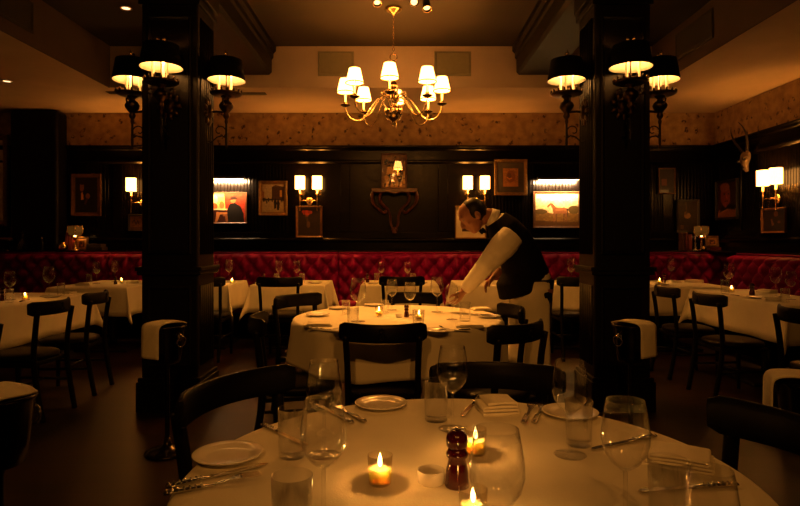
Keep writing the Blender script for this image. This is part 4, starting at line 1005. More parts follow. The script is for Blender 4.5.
def cloth_rect(label, x0, x1, y0, y1, drop, seed):
    """cloth over a rectangular top; at each corner the spare cloth hangs in a pointed fold"""
    rnd = random.Random(seed); W, D = (x1 - x0) / 2, (y1 - y0) / 2; vs = []; fs = []
    nq = 8; per = []
    def side(ax, ay, bx, by, nx, ny, m):
        for i in range(m + 1):
            u = i / m; per.append((ax + (bx - ax) * u, ay + (by - ay) * u, nx, ny, 0.0, 0, u))
    def corner(cx, cy, n1, n2):
        for i in range(1, 10):
            p = i / 10; per.append((cx, cy, n1, n2, p, 1, p))
    ms, ml = int(D * 26), int(W * 26)
    side(-W, -D, W, -D, 0, -1, ml); corner(W, -D, (0, -1), (1, 0)); side(W, -D, W, D, 1, 0, ms); corner(W, D, (1, 0), (0, 1))
    side(W, D, -W, D, 0, 1, ml); corner(-W, D, (0, 1), (-1, 0)); side(-W, D, -W, -D, -1, 0, ms); corner(-W, -D, (-1, 0), (0, -1))
    ph = [rnd.random() * 6.28 for _ in range(9)]
    lean = [rnd.uniform(-0.3, 0.3) for _ in range(4)]
    N = len(per); ci = -1
    cid = []
    for e in per:
        if e[5] and e[4] < 0.11: ci += 1
        cid.append(max(ci, 0))
    def P(k, q):
        e = per[k]; cx, cy = e[0], e[1]
        if not e[5]:
            rip = 0.014 * sin(e[6] * 11 + ph[cid[k]]) + 0.008 * sin(e[6] * 23 + ph[4 + cid[k]])
            edge = min(1, min(e[6], 1 - e[6]) * 8)
            out = (0.008 + 0.02 * q + rip * q * edge) if q > 0 else 0
            return (cx + e[2] * out, cy + e[3] * out, -drop * q)
        p = e[4]; n1, n2 = e[2], e[3]; rho = drop / max(cos(p * pi / 2), sin(p * pi / 2)) * q
        bump = sin(p * pi) ** 1.6; beta = radians(17) * bump
        d = ((n1[0] + n2[0]) * .7071, (n1[1] + n2[1]) * .7071); tg = (-d[1], d[0])
        s = 0.010 * sin(p * pi * 4) * q + lean[cid[k]] * 0.08 * bump * q
        b0 = 0.008 + 0.02 * q
        nx = n1[0] * (1 - p) + n2[0] * p; ny = n1[1] * (1 - p) + n2[1] * p
        return (cx + nx * b0 + d[0] * rho * sin(beta) + tg[0] * s, cy + ny * b0 + d[1] * rho * sin(beta) + tg[1] * s, -rho * cos(beta))
    rows = [('top', 0.0), ('top', 0.5), ('top', 0.985)] + [('q', q) for q in (0.012, 0.06, 0.2, 0.4, 0.6, 0.8, 1.0)]
    for kind, q in rows:
        for k in range(N):
            e = per[k]
            if kind == 'top': vs.append((e[0] * q * (1 if q else 1), e[1] * q, 0.0))
            else: vs.append(P(k, q))
    o = len(vs)
    for i in range(1, len(rows) - 1):
        for k in range(N): a = i * N + k; b_ = i * N + (k + 1) % N; fs.append((a, b_, b_ + N, a + N))
    vs.append((0, 0, 0)); 
    for k in range(N): fs.append((o, N + k, N + (k + 1) % N))
    ob = MB().add(vs[N:], [[i - N for i in f] for f in fs]).build('tablecloth', 'linen', None, ((x0 + x1) / 2, (y0 + y1) / 2, 0.749), solid=0.0022)
    ob.modifiers['solid'].offset = 0
    return tag(ob, label, 'tablecloth', 'white tablecloths')
T0 = (0.14, 1.25); R0 = 0.602; T1 = (-0.015, 3.85); R1 = 0.685
table_round('pedestal table under the cloth of the big front table, unseen but for its shape', *T0, R0 - 0.004)
cloth_round('white cloth on the big round table closest to us, holding three lit candles', *T0, R0, 0.262, 3)
table_round('pedestal table under the cloth of the middle round table beside the waiter', *T1, R1 - 0.004)
cloth_round('white cloth on the middle round table the waiter is bending over', *T1, R1, 0.262, 5, 12)
RT = [((-3.95, -3.0, 3.55, 5.63), 'long side table in the shadows with a single candle', 11),
      ((-3.80, -2.95, 6.25, 7.38), 'corner table with two napkins, between man portrait and pillar', 12),
      ((-2.67, -1.96, 6.60, 7.39), 'banquette table below the red painting, half behind the pillar', 13),
      ((-1.70, -0.87, 6.60, 7.39), 'banquette table below street scene and twin sconce', 14),
      ((-0.44, 0.43, 6.60, 7.39), 'small banquette table below the carved bracket', 15),
      ((0.66, 1.50, 6.60, 7.39), 'banquette table directly behind the waiter arms', 16),
      ((1.72, 2.44, 6.60, 7.39), 'banquette table below the horse painting', 17),
      ((2.64, 3.62, 6.30, 7.38), 'corner table below the books on the shelf', 18),
      ((3.02, 3.63, 4.50, 6.02), 'side table with a red pepper mill under the portrait', 19)]
for (r, l, sd) in RT:
    table_rect('pedestal table under the ' + l.replace('side table', 'clothed side').replace(' table', ' cloth', 1), *r)
    cloth_rect('white cloth on the ' + l, *r, 0.31, sd)

# ------------------------------------------------------------------ tableware
TZ = 0.7505
def tab(px, py): Y = 0.5 * F / (py - HOR); return ((px - 400) / F * Y, Y)
GL_OUT = [(0.0035, 0.095), (0.010, 0.099), (0.024, 0.110), (0.036, 0.127), (0.0415, 0.147), (0.041, 0.168), (0.037, 0.195), (0.0325, 0.220)]
GL_IN = [(0.0318, 0.220), (0.0362, 0.195), (0.0402, 0.168), (0.0406, 0.147), (0.035, 0.128), (0.023, 0.112), (0.010, 0.1015), (0, 0.100)]
STEM = [(0.0035, 0.096), (0.0034, 0.05), (0.0042, 0.012), (0.007, 0.006)]
FOOT = [(0.007, 0.006), (0.02, 0.0035), (0.036, 0.0015), (0.0375, 0.0008), (0.036, 0.0), (0, 0.0)]
def wine_glass(label):
    t = thing('wine_glass', label, 'wine glass')
    MB().lathe([(0, 0.093)] + GL_OUT + GL_IN, 32).build('bowl', 'clear_glass', t)
    MB().lathe([(0, 0.0965)] + STEM + [(0, 0.006)], 12).build('stem', 'clear_glass', t)
    MB().lathe([(0, 0.0065)] + FOOT, 28).build('foot', 'clear_glass', t)
    return t
def far_glass(label):
    o = MB().lathe(FOOT[::-1] + STEM[::-1][1:] + GL_OUT[1:] + GL_IN, 20).build('wine_glass', 'clear_glass')
    return tag(o, label, 'wine glass')
def tumbler(label):
    o = MB().lathe([(0, 0), (0.028, 0), (0.031, 0.003), (0.0345, 0.112), (0.0333, 0.113), (0.0298, 0.014), (0, 0.011)], 28).build('tumbler', 'clear_glass')
    return tag(o, label, 'tumbler')
def plate(label):
    o = MB().lathe([(0, 0), (0.045, 0), (0.048, 0.003), (0.06, 0.006), (0.078, 0.012), (0.0795, 0.0138), (0.078, 0.0145), (0.060, 0.0095), (0.052, 0.0065), (0.046, 0.0058), (0, 0.0058)], 40).build('side_plate', 'porcelain')
    return tag(o, label, 'plate')
def pepper(label):
    t = thing('pepper_mill', label, 'pepper mill')
    MB().lathe([(0, 0), (0.024, 0), (0.025, 0.003), (0.0235, 0.010), (0.0225, 0.03), (0.019, 0.045), (0.0165, 0.055), (0.0215, 0.060), (0.0225, 0.066), (0.0185, 0.072), (0.017, 0.076), (0, 0.076)], 24).build('body', 'red_lacquer', t)
    MB().lathe([(0, 0.0755), (0.018, 0.0765), (0.021, 0.081), (0.0225, 0.092), (0.020, 0.103), (0.012, 0.110), (0, 0.112)], 24).build('head', 'red_lacquer', t)
    MB().lathe([(0, 0.111), (0.004, 0.112), (0.004, 0.115), (0, 0.117)], 10).build('nut', 'silver', t)
    return t
def candle(label):
    t = thing('votive_candle', label, 'candle')
    MB().lathe([(0, 0), (0.020, 0), (0.023, 0.003), (0.026, 0.060), (0.0253, 0.0605), (0.0222, 0.006), (0, 0.005)], 24).build('glass_cup', 'votive_glass', t)
    MB().lathe([(0, 0.0055), (0.0215, 0.006), (0.0232, 0.034), (0.018, 0.032), (0.006, 0.030), (0, 0.030)], 20).build('wax', 'candle_wax', t)
    MB().tube([(0, 0, 0.0295), (0.0005, 0, 0.035), (0.0015, 0, 0.038)], 0.0007, 5).build('wick', 'black_frame', t)
    MB().lathe([(0, 0.035), (0.0030, 0.038), (0.0046, 0.043), (0.0038, 0.050), (0.0016, 0.058), (0, 0.064)], 12).build('flame', 'flame', t)
    point('candle_light', (0, 0, 0.049), CANDLE_W, col=(1, 0.39, 0.075), rad=0.006, parent=t)
    return t
CANDLE_W = 0.45
def ramekin(label):
    o = MB().lathe([(0, 0), (0.024, 0), (0.0275, 0.003), (0.0285, 0.027), (0.0265, 0.028), (0.0245, 0.010), (0.01, 0.0075), (0, 0.0075)], 28).build('salt_dish', 'porcelain')
    return tag(o, label, 'dish')
def outline_solid(poly, th, bend):
    """extrude an (x, y) outline by th, z following bend(x)"""
    b = MB(); n = len(poly)
    vs = [(x, y, bend(x)) for x, y in poly] + [(x, y, bend(x) + th) for x, y in poly]
    fs = [tuple(range(n))[::-1], tuple(range(n, 2 * n))] + [(i, (i + 1) % n, (i + 1) % n + n, i + n) for i in range(n)]
    return b.add(vs, fs, False)
def handle_mesh(L):
    b = MB(); b.tube([(0, 0, 0.004), (0.02, 0, 0.0045), (L * .6, 0, 0.0045), (L, 0, 0.004)], [(0.0075, 0.0034), (0.0085, 0.0038), (0.0065, 0.0032), (0.0045, 0.0028)], 10, up=(0, 1, 0))
    for k in range(7):
        for s in (-1, 1): b.ball((0.006 + k * 0.011, s * 0.0055, 0.0072), 0.0024, 6, 5)
    return b
def knife(label):
    t = thing('table_knife', label, 'knife')
    handle_mesh(0.095).build('handle', 'silver', t)
    poly = [(0.09, -0.004), (0.10, -0.007), (0.19, -0.008), (0.21, -0.005), (0.218, 0.002), (0.212, 0.007), (0.19, 0.0075), (0.10, 0.006), (0.09, 0.004)]
    outline_solid(poly, 0.0016, lambda x: 0.0025).build('blade', 'silver', t)
    return t
def fork(label):
    t = thing('table_fork', label, 'fork')
    handle_mesh(0.10).build('handle', 'silver', t)
    top = [(0.095, 0.0035), (0.125, 0.004), (0.138, 0.011), (0.146, 0.0125)]; tines = []
    ys = (0.0115, 0.004, -0.004, -0.0115)
    for i, y in enumerate(ys):
        tines += [(0.152, y + 0.0018), (0.19, y + 0.0009), (0.19, y - 0.0009), (0.152, y - 0.0018)]
    poly = top + tines + [(x, -y) for x, y in top[::-1]]
    def bend(x):
        u = max(0, (x - 0.10) / 0.09); return 0.003 + 0.010 * sin(min(u, 1) * pi * 0.75) * 0.8
    outline_solid(poly, 0.0018, bend).build('tines', 'silver', t)
    return t
def napkin(label):
    """folded linen: one long strip folded over itself, 0.15 x 0.10"""
    path = []; w = 0.075
    def bend(cx, z0, z1, s):
        for k in range(1, 6):
            a = -pi / 2 + pi * k / 6; path.append((cx + s * (z1 - z0) / 2 * cos(a), (z0 + z1) / 2 + (z1 - z0) / 2 * sin(a)))
    path.append((-w, 0.003)); path.append((0, 0.003)); path.append((w - .004, 0.003)); bend(w - .004, 0.003, 0.010, 1); path.append((w - .006, 0.010)); path.append((0, 0.0105)); path.append((-w + .004, 0.010)); bend(-w + .004, 0.010, 0.018, -1)
    path.append((-w + .008, 0.018)); path.append((0, 0.0195)); path.append((w - .012, 0.018)); bend(w - .012, 0.018, 0.025, 1); path.append((w - .016, 0.025)); path.append((0, 0.027)); path.append((-w * .75, 0.0255))
    vs = []; fs = []; th = 0.0028; D = [-0.05, -0.048, -0.02, 0.02, 0.048, 0.05]
    m = len(path)
    for j, d in enumerate(D):
        for sgn in (1, -1):
            for i, (x, z) in enumerate(path):
                a = path[max(i - 1, 0)]; c = path[min(i + 1, m - 1)]; dx, dz = c[0] - a[0], c[1] - a[1]; L = sqrt(dx * dx + dz * dz) or 1
                vs.append((x - dz / L * th * sgn, d * (1 + 0.02 * sin(i)), z + dx / L * th * sgn + 0.001 * cos(d * 60 + i * .4)))
    M2 = 2 * m
    for j in range(len(D) - 1):
        for i in range(m - 1):
            a = j * M2 + i; fs.append((a, a + 1, a + 1 + M2, a + M2)); a += m; fs.append((a + M2, a + 1 + M2, a + 1, a))
        fs.append((j * M2, j * M2 + M2, j * M2 + M2 + m, j * M2 + m)); e = j * M2 + m - 1; fs.append((e + m, e + m + M2, e + M2, e))
    for j in (0, len(D) - 1):
        for i in range(m - 1): a = j * M2 + i; fs.append((a, a + m, a + m + 1, a + 1))
    o = MB().add(vs, fs).build('folded_napkin', 'napkin_linen')
    return tag(o, label, 'napkin')
b_ = M('candle_wax', (0.88, 0.72, 0.42), rough=0.45, var=0.03)
bs = b_.node_tree.nodes['Principled BSDF']; bs.inputs['Subsurface Weight'].default_value = 0.9; bs.inputs['Subsurface Weight'].default_value = 1.0; bs.inputs['Subsurface Radius'].default_value = (1.0, 0.75, 0.45); bs.inputs['Subsurface Scale'].default_value = 0.05
WG = Proto(wine_glass, 'stemmed wine glasses'); FG = Proto(far_glass, 'stemmed wine glasses'); TU = Proto(tumbler, 'straight tumblers'); PLT = Proto(plate, 'white side plates')
PM = Proto(pepper, 'red pepper mills'); CA = Proto(candle, 'lit votive candles'); KN = Proto(knife, 'table knives'); FK = Proto(fork, 'table forks'); NA = Proto(napkin, 'folded white napkins'); RA = Proto(ramekin, 'small white dishes')
def on(pr, px, py, label, rz=0.0, sc=None): x, y = tab(px, py); return pr.put(x, y, TZ, label, rz, sc)
def cut(pr, pa, pb, label):
    a = tab(*pa); b = tab(*pb); return pr.put(a[0], a[1], TZ, label, atan2(b[1] - a[1], b[0] - a[0]))
def by(pr, px, Y, label, rz=0.0, sc=None):
    if pr is FG: sc = (sc or 1.0) * (1.17 if Y > 6.5 else 1.1)
    return pr.put((px - 400) / F * Y, Y, TZ, label, rz, sc)
# front table
on(PLT, 228, 458, 'white side plate at the rim of the front table beside the beaded cutlery')
on(PLT, 381, 406.5, 'white side plate on the far rim of the front table, behind the central candle')
on(PLT, 570, 415.5, 'white side plate on the front table behind a wine glass and tumbler')
on(WG, 324, 455, 'wine glass behind another on the front table, between tumbler and spoon')
by(WG, 323.5, 1.03, 'big wine glass in front of the candlelit cloth, its bowl overlapping another glass')
on(WG, 452.5, 429, 'wine glass standing behind the red pepper mill and small tumbler of the front table')
on(WG, 570, 455, 'wine glass on the front table just before the side plate and tumbler')
by(WG, 625.5, 1.02, 'wine glass crossing the long knife near the napkin of the front table')
by(WG, 497, 0.865, 'wine glass closest to the red pepper mill, cut by the lower picture edge')
by(WG, 712, 0.80, 'wine glass at the lowest corner of the front table, only its rim in view', 0, 0.84)
on(TU, 292.5, 456.5, 'tumbler on the front table standing on the knife beside two wine glasses')
on(TU, 436, 420.5, 'tumbler beside the wine glass behind the red pepper mill')
on(TU, 579, 445, 'tumbler between wine glass and side plate on the front table', 0, 0.98)
by(TU, 292, 0.96, 'tumbler at the lower picture edge before the front table wine glasses')
by(TU, 668, 1.03, 'tumbler in front of the big napkin on the front table')
on(PM, 457, 486, 'glossy red pepper mill on the front table between dish and candles', 0, 1.02)
on(RA, 431, 483, 'small white dish between central candle and red pepper mill')
on(CA, 380, 484, 'lit votive candle standing alone in the middle of the front table')
on(CA, 475.5, 454, 'lit votive candle behind the red pepper mill')
by(CA, 473, 1.03, 'lit votive candle before the red pepper mill at the lower picture edge')
cut(FK, (163, 496), (256, 479), 'fork with beaded handle beside the outermost side plate of the front table')
cut(KN, (166, 489), (263, 466), 'knife with beaded handle tucked under the outermost side plate')
cut(KN, (262, 426), (318, 452), 'knife leading from the table rim to the tumbler and wine glasses')
cut(FK, (365, 423), (331, 406), 'fork beside the plate on the far rim of the front table')
cut(KN, (352, 424), (322, 408), 'knife lying next to the fork by the plate on the far rim')
cut(KN, (480, 398), (455, 424), 'knife between the small tumbler and the folded napkin')
on(NA, 497, 411, 'folded napkin on the far rim of the front table', radians(8), 0.76).scale = (0.72, 0.9, 1.25)
cut(FK, (523, 424), (537, 399), 'fork beside the folded napkin on the far rim, inner one')
cut(FK, (534, 424), (548, 398), 'fork beside the folded napkin on the far rim, outer one')
cut(KN, (655, 437), (584, 452), 'long knife lying behind the big wine glass towards the napkin')
on(NA, 678, 463, 'folded napkin in the dim end of the front table', radians(-28), 0.95)
cut(KN, (737, 486), (676, 490), 'knife in the dim end of the front table beside the napkin')
# middle table
on(PLT, 318, 316, 'white side plate on the middle table above the rolled napkin', 0, 1.0)
on(NA, 318, 325.5, 'folded napkin on the middle table rim beside a chair rail and plate', radians(6), 1.1).scale = (1.1, 1.2, 0.6)
cut(KN, (309, 328), (336, 331), 'knife at the rim of the middle table before the folded napkin')
on(PLT, 339, 309, 'white side plate on the middle table behind the twin tumblers')
on(PLT, 374, 306, 'white side plate at the far rim of the middle table')
on(PLT, 346, 332, 'white side plate on the middle table half behind the crested chair rail')
on(WG, 358, 321.5, 'large wine glass on the middle table beside the tumblers', 0, 1.22)
on(WG, 392, 310, 'wine glass on the middle table in front of the far crested chair')
on(WG, 410, 315, 'wine glass rising between candle and pepper mill of the middle table')
on(WG, 437, 312, 'wine glass the waiter is reaching towards on the middle table', 0, 1.12)
on(WG, 452, 319.5, 'wine glass just before the waiter hand on the middle table')
on(TU, 346, 314, 'small tumbler on the middle table behind the large wine glass', 0, 0.85)
on(TU, 353, 327, 'tumbler on the middle table before the large wine glass')
on(TU, 385, 313, 'tumbler on the middle table at the far rim beside a wine glass', 0, 0.8)
on(TU, 418.5, 330, 'tumbler on the middle table hiding a candle behind it')
on(TU, 465, 321, 'tumbler on the middle table beside the waiter hand', 0, 1.05)
on(CA, 379, 316, 'lit votive candle standing free on the middle table')
on(CA, 419, 320, 'lit votive candle behind a tumbler on the middle table')
on(PM, 406.5, 317, 'small red pepper mill on the middle table beside a candle', 0, 0.72)
on(RA, 399, 317.5, 'small white dish on the middle table beside its pepper mill', 0, 0.8)
on(NA, 470, 326.5, 'folded napkin on the middle table before the turned chair', radians(-4), 1.05).scale = (1.1, 1.2, 0.6)
on(PLT, 436, 332, 'white side plate on the middle table beside the crested chair rail')
on(PLT, 489, 317.5, 'white side plate on the middle table beside the chair at the vest')
on(NA, 481, 310, 'folded napkin on the middle table behind the plate near the vest', radians(10), 0.9).scale = (0.9, 1.0, 0.6)
cut(FK, (470, 330), (452, 331), 'fork on the middle table between napkin and plate')
cut(KN, (447, 332), (437, 324), 'knife on the middle table leaning towards the waiter glass')
# tables along the walls
t = 'shadowed side table'
by(FG, 10, 4.92, 'wine glass on the shadowed side table close to the picture edge', 0, 1.0)
by(FG, 49, 5.27, 'wine glass rising over the plate of the shadowed side table', 0, 1.1)
by(TU, 61, 5.35, 'tumbler beside the tall glass of the shadowed side table')
by(TU, 9, 4.7, 'tumbler on the shadowed side table at the picture edge')
by(CA, 25, 4.95, 'lit votive candle alone on the shadowed side table')
by(PM, 3, 4.85, 'pepper mill on the shadowed side table at the picture edge')
by(PLT, 51, 5.13, 'side plate under the tall glass on the shadowed side table', 0, 1.1)
by(NA, 70, 5.5, 'folded napkin at the end of the shadowed side table', radians(80), 0.7)
by(KN, 20, 4.72, 'knife on the shadowed side table near its candle', radians(105))
by(TU, 89, 6.78, 'tumbler on the corner table closest to its outer edge', 0, 1.0)
by(FG, 96.5, 6.85, 'wine glass on the corner table beside its tumbler')
by(FG, 115, 7.1, 'wine glass on the corner table behind its pepper mill')
by(PM, 115.5, 6.7, 'pepper mill on the corner table beside a candle', 0, .8)
by(CA, 121.5, 6.85, 'lit votive candle on the corner table beside its pepper mill')
by(NA, 84, 6.55, 'folded napkin on the corner table by its outer edge', 0.2, 1.0)
by(NA, 134, 6.9, 'folded napkin on the corner table close to the pillar', 0.1, 1.0)
by(FG, 215.5, 6.95, 'wine glass half cut by the pillar on the table below the red painting')
by(FG, 229, 7.0, 'wine glass beside the candle on the table below the red painting', 0, 1.06)
by(CA, 232, 6.85, 'lit votive candle on the table below the red painting')
by(PLT, 261, 6.82, 'plate on the outer corner of the table below the street scene', 0, 0.9)
by(PLT, 218, 6.76, 'plate at the pillar on the table below the red painting', 0, 1.0)
by(TU, 276.5, 6.95, 'tumbler on the table below the street scene, outer one', 0, 1.0)
by(FG, 279, 7.1, 'wine glass beside the outer tumbler on the table below the street scene')
by(FG, 297, 7.05, 'wine glass beside the inner tumbler on the table below the street scene')
by(CA, 287.5, 6.9, 'lit votive candle between glasses on the table below the street scene')
by(TU, 302, 6.92, 'tumbler on the table below the street scene, farther along')
by(PM, 264, 7.05, 'pepper mill on the table below the street scene', 0, 0.9)
by(PLT, 315, 6.85, 'plate at the hanging cloth end of the table below the street scene', 0, 1.1)
by(PM, 367.5, 7.0, 'pepper mill on the small table below the carved bracket', 0, 0.9)
by(TU, 377, 6.95, 'tumbler on the small table below the bracket, beside the pepper mill')
by(FG, 381.5, 7.05, 'wine glass on the small table below the bracket, pepper mill side', 0, 0.95)
by(FG, 407.5, 7.05, 'wine glass on the small table below the bracket, waiter side', 0, 0.95)
by(TU, 413, 6.95, 'tumbler on the small table below the bracket, waiter side')
by(PLT, 373, 6.76, 'plate on the small table below the bracket, pepper mill side')
by(PLT, 421, 6.8, 'plate on the small table below the bracket, waiter side')
by(CA, 557.5, 6.9, 'lit votive candle on the table below the horse painting')
by(FG, 571, 7.0, 'wine glass on the table below the horse painting', 0, 1.1)
by(PLT, 570, 6.8, 'plate on the table below the horse painting')
by(CA, 659.5, 6.85, 'lit votive candle on the corner table below the books')
by(PM, 664, 7.0, 'pepper mill on the corner table below the books')
by(FG, 671, 7.15, 'wine glass on the corner table below the books', 0, 1.1)
by(NA, 674, 6.95, 'folded napkin on the corner table below the books, beside the glass', 0.2, 0.95)
by(NA, 694, 7.0, 'folded napkin on the corner table below the books, wall side', 0.3, 1.2)
by(PLT, 662, 6.55, 'plate on the corner table below the books')
by(TU, 725, 5.55, 'tumbler on the side table beside its candle', 0, 1.15)
by(FG, 729, 5.75, 'tall wine glass behind the candle of the side table', 0, 1.15)
by(CA, 731.5, 5.65, 'lit votive candle on the side table below the portrait', 0, 1.1)
by(PM, 752, 5.35, 'red pepper mill on the side table below the portrait')
by(FG, 776, 5.2, 'wine glass on the side table past the pepper mill', 0, 1.1)
by(FG, 791, 4.95, 'wine glass on the side table at the picture edge', 0, 1.0)
by(TU, 785, 4.75, 'tumbler on the side table at the picture edge')
by(PLT, 757, 5.05, 'plate on the side table before the pepper mill', 0, 1.1)
by(NA, 767, 5.55, 'folded napkin behind the plate of the side table', 0.6, 1.2)
by(NA, 771, 4.86, 'folded napkin over the hanging cloth corner of the side table', 1.2, 1.1)
by(KN, 739, 5.25, 'knife on the side table edge near the chair rail', radians(100))

# ------------------------------------------------------------------ wine bucket stands
def bucket_stand(label):
    t = thing('wine_bucket_stand', label, 'wine bucket stand', group='wine bucket stands')
    MB().lathe([(0, 0), (0.125, 0), (0.13, 0.006), (0.125, 0.016), (0.10, 0.024), (0.04, 0.04), (0.022, 0.06), (0.016, 0.09), (0, 0.09)], 36).build('base', 'dull_chrome', t)
    MB().lathe([(0, 0.085), (0.016, 0.085), (0.013, 0.10), (0.013, 0.50), (0.018, 0.515), (0.03, 0.535), (0, 0.535)], 16).build('pole', 'dull_chrome', t)
    MB().lathe([(0, 0.53), (0.06, 0.53), (0.075, 0.54), (0.083, 0.60), (0.10, 0.735), (0.108, 0.745), (0.108, 0.752), (0.10, 0.755), (0.094, 0.742), (0.078, 0.60), (0.06, 0.552), (0, 0.55)], 36).build('bucket', 'dull_chrome', t)
    for s in (-1, 1):
        b = MB(); b.ball((s * 0.098, 0, 0.69), 0.018, 10, 8, (.7, 1, 1.2))
        b.tube([(s * 0.112 + s * 0.004 * sin(2 * pi * k / 20), 0.030 * cos(2 * pi * k / 20), 0.665 + 0.030 * sin(2 * pi * k / 20)) for k in range(21)], 0.0045, 8, caps=False)
        b.build('ring_handle', 'chrome', t)
    return t
BS = Proto(bucket_stand, 'wine bucket stands')
def draped_napkin(label, x, y, rz, w=0.135, hang=0.18):
    """linen folded over the bucket rim; hangs on the local -y side"""
    path = spline([(0.085, 0.757), (0.04, 0.772), (-0.02, 0.774), (-0.075, 0.770), (-0.108, 0.760), (-0.119, 0.735), (-0.122, 0.68), (-0.124, 0.757 - hang)], 5)
    vs = []; fs = []; m = len(path); D = [-w / 2 + w * k / 6 for k in range(7)]
    for sgn in (0, 1):
        for j, d in enumerate(D):
            for i, (yy_, z) in enumerate(path):
                a = path[max(i - 1, 0)]; c = path[min(i + 1, m - 1)]; dy, dz = c[0] - a[0], c[1] - a[1]; L = sqrt(dy * dy + dz * dz)
                th = 0.007 * (1 if sgn == 0 else 0)
                q = 0.002 * sin(d * 50 + i * .25)
                vs.append((d * (1 + 0.015 * sin(i * .4)), yy_ + dz / L * (th + q), z - dy / L * (th + q)))
    S = m * len(D)
    for j in range(len(D) - 1):
        for i in range(m - 1):
            a = j * m + i; fs.append((a, a + 1, a + 1 + m, a + m)); a += S; fs.append((a + m, a + 1 + m, a + 1, a))
    for j in (0, len(D) - 1):
        for i in range(m - 1): a = j * m + i; fs.append((a, a + S, a + S + 1, a + 1))
    for i in (0, m - 1):
        for j in range(len(D) - 1): a = j * m + i; fs.append((a, a + m, a + m + S, a + S))
    o = MB().add(vs, fs).build('draped_napkin', 'napkin_linen', None, (x, y, 0.0), (0, 0, rz))
    return tag(o, label, 'napkin', 'napkins draped on bucket stands')
for (x, y, rz, l1, l2) in (
    (-1.372, 3.42, radians(-26), 'dark chromed bucket stand on a pole before the pillar, past the outermost plate', 'white napkin draped on the bucket stand before the pillar beside the corner table'),
    (1.372, 3.45, radians(30), 'dark chromed bucket stand on a pole before the pillar near the horse painting', 'white napkin draped on the bucket stand near the waiter side pillar'),
    (-1.285, 1.86, radians(-115), 'dark chromed bucket stand cut off by the picture edge, across from the outermost plate', 'white napkin draped on the cut-off bucket stand across from the outermost plate'),
    (1.45, 2.06, radians(-112), 'dark chromed bucket stand cut off by the picture edge above the shaded chair', 'white napkin draped on the cut-off bucket stand above the shaded chair')):
    BS.put(x, y, 0, l1, rz); draped_napkin(l2, x, y, rz)

# ------------------------------------------------------------------ the waiter
WX, WY = 0.97, 4.15
wt = thing('person', 'balding waiter in dark vest, white shirt and long white apron bending over the middle table', 'person', (WX, WY, 0))
W = lambda x, y, z: (x - WX, y - WY, z)
def fused(b, name, mat, vox, sm=6, parent=wt, label=None):
    o = b.build(name, mat, parent)
    d = o.modifiers.new('fuse', 'REMESH'); d.mode = 'VOXEL'; d.voxel_size = vox; d.use_smooth_shade = True
    d = o.modifiers.new('smooth', 'SMOOTH'); d.factor = 0.5; d.iterations = sm
    if label: o['label'] = label
    return o
a_ = radians(33); HF = Vector((-cos(a_), -0.10, -sin(a_))).normalized(); HU = Vector((-sin(a_), 0, cos(a_))); HS = HF.cross(HU).normalized(); HU = HS.cross(HF)
HC = Vector(W(0.517, 4.13, 1.437)); HR = Matrix((HF, HS, HU)).transposed()
hp = lambda f, s, u: HC + HF * f + HS * s + HU * u
TOR = [(0.945, 0.84, 0.160, 0.120), (0.945, 0.95, 0.170, 0.13), (0.915, 1.04, 0.158, 0.122), (0.855, 1.15, 0.178, 0.12), (0.79, 1.265, 0.186, 0.112), (0.735, 1.345, 0.148, 0.092), (0.68, 1.405, 0.080, 0.066)]
def torso(b, g=0.0, rows=TOR): b.tube([W(x, 4.15, z) for x, z, _, _ in rows], [(s + g, d + g) for _, _, s, d in rows], 20, up=(0, 1, 0))
LS, LE, LW = (0.775, 3.985, 1.292), (0.585, 3.945, 1.085), (0.445, 4.05, 0.90)
RS, RE, RW = (0.765, 4.315, 1.285), (0.80, 4.41, 1.06), (0.71, 4.37, 0.985)
b = MB(); torso(b)
b.tube([W(0.69, 4.15, 1.41), W(0.63, 4.145, 1.43), tuple(hp(-0.035, 0, -0.05))], [0.062, 0.056, 0.058], 14)
b.ball(hp(0, 0, 0.01), 1, 20, 14, (0.098, 0.077, 0.098), HR); b.ball(hp(0.03, 0, -0.055), 1, 16, 12, (0.062, 0.058, 0.066), HR); b.ball(hp(0.052, 0, -0.102), 0.026, 10, 8, (1, 1.1, .8))
b.tube([hp(0.085, 0, 0.008), hp(0.107, 0, -0.022), hp(0.112, 0, -0.036), hp(0.092, 0, -0.044)], [0.010, 0.013, 0.015, 0.012], 10)
b.tube([hp(0.082, -0.04, 0.022), hp(0.094, 0, 0.022), hp(0.082, 0.04, 0.022)], 0.011, 8)
b.tube([hp(0.078, -0.02, -0.066), hp(0.090, 0, -0.066), hp(0.078, 0.02, -0.066)], 0.009, 8)
for s in (-1, 1):
    b.ball(hp(-0.012, s * 0.078, -0.018), 1, 10, 8, (0.021, 0.010, 0.033), HR)
    b.tube([hp(0.07, s * 0.03, -0.02), hp(0.06, s * 0.05, -0.03)], 0.015, 8)
for S_, E_, K_ in ((LS, LE, LW), (RS, RE, RW)):
    b.tube([W(*S_), W(*[(p + q) / 2 for p, q in zip(S_, E_)]), W(*E_), W(*[(p + q) / 2 for p, q in zip(E_, K_)]), W(*K_)], [0.058, 0.05, 0.042, 0.039, 0.028], 12)
for s in (-1, 1):
    b.tube([W(0.985, 4.15 + s * .09, 0.92), W(0.965, 4.15 + s * .095, 0.70), W(0.965, 4.15 + s * .095, 0.50), W(0.985, 4.15 + s * .095, 0.30), W(0.99, 4.15 + s * .095, 0.07)], [0.092, 0.078, 0.055, 0.052, 0.036], 12)
    b.tube([W(1.02, 4.15 + s * .095, 0.045), W(0.93, 4.15 + s * .10, 0.04), W(0.82, 4.15 + s * .105, 0.03)], [0.035, 0.036, 0.024], 10)
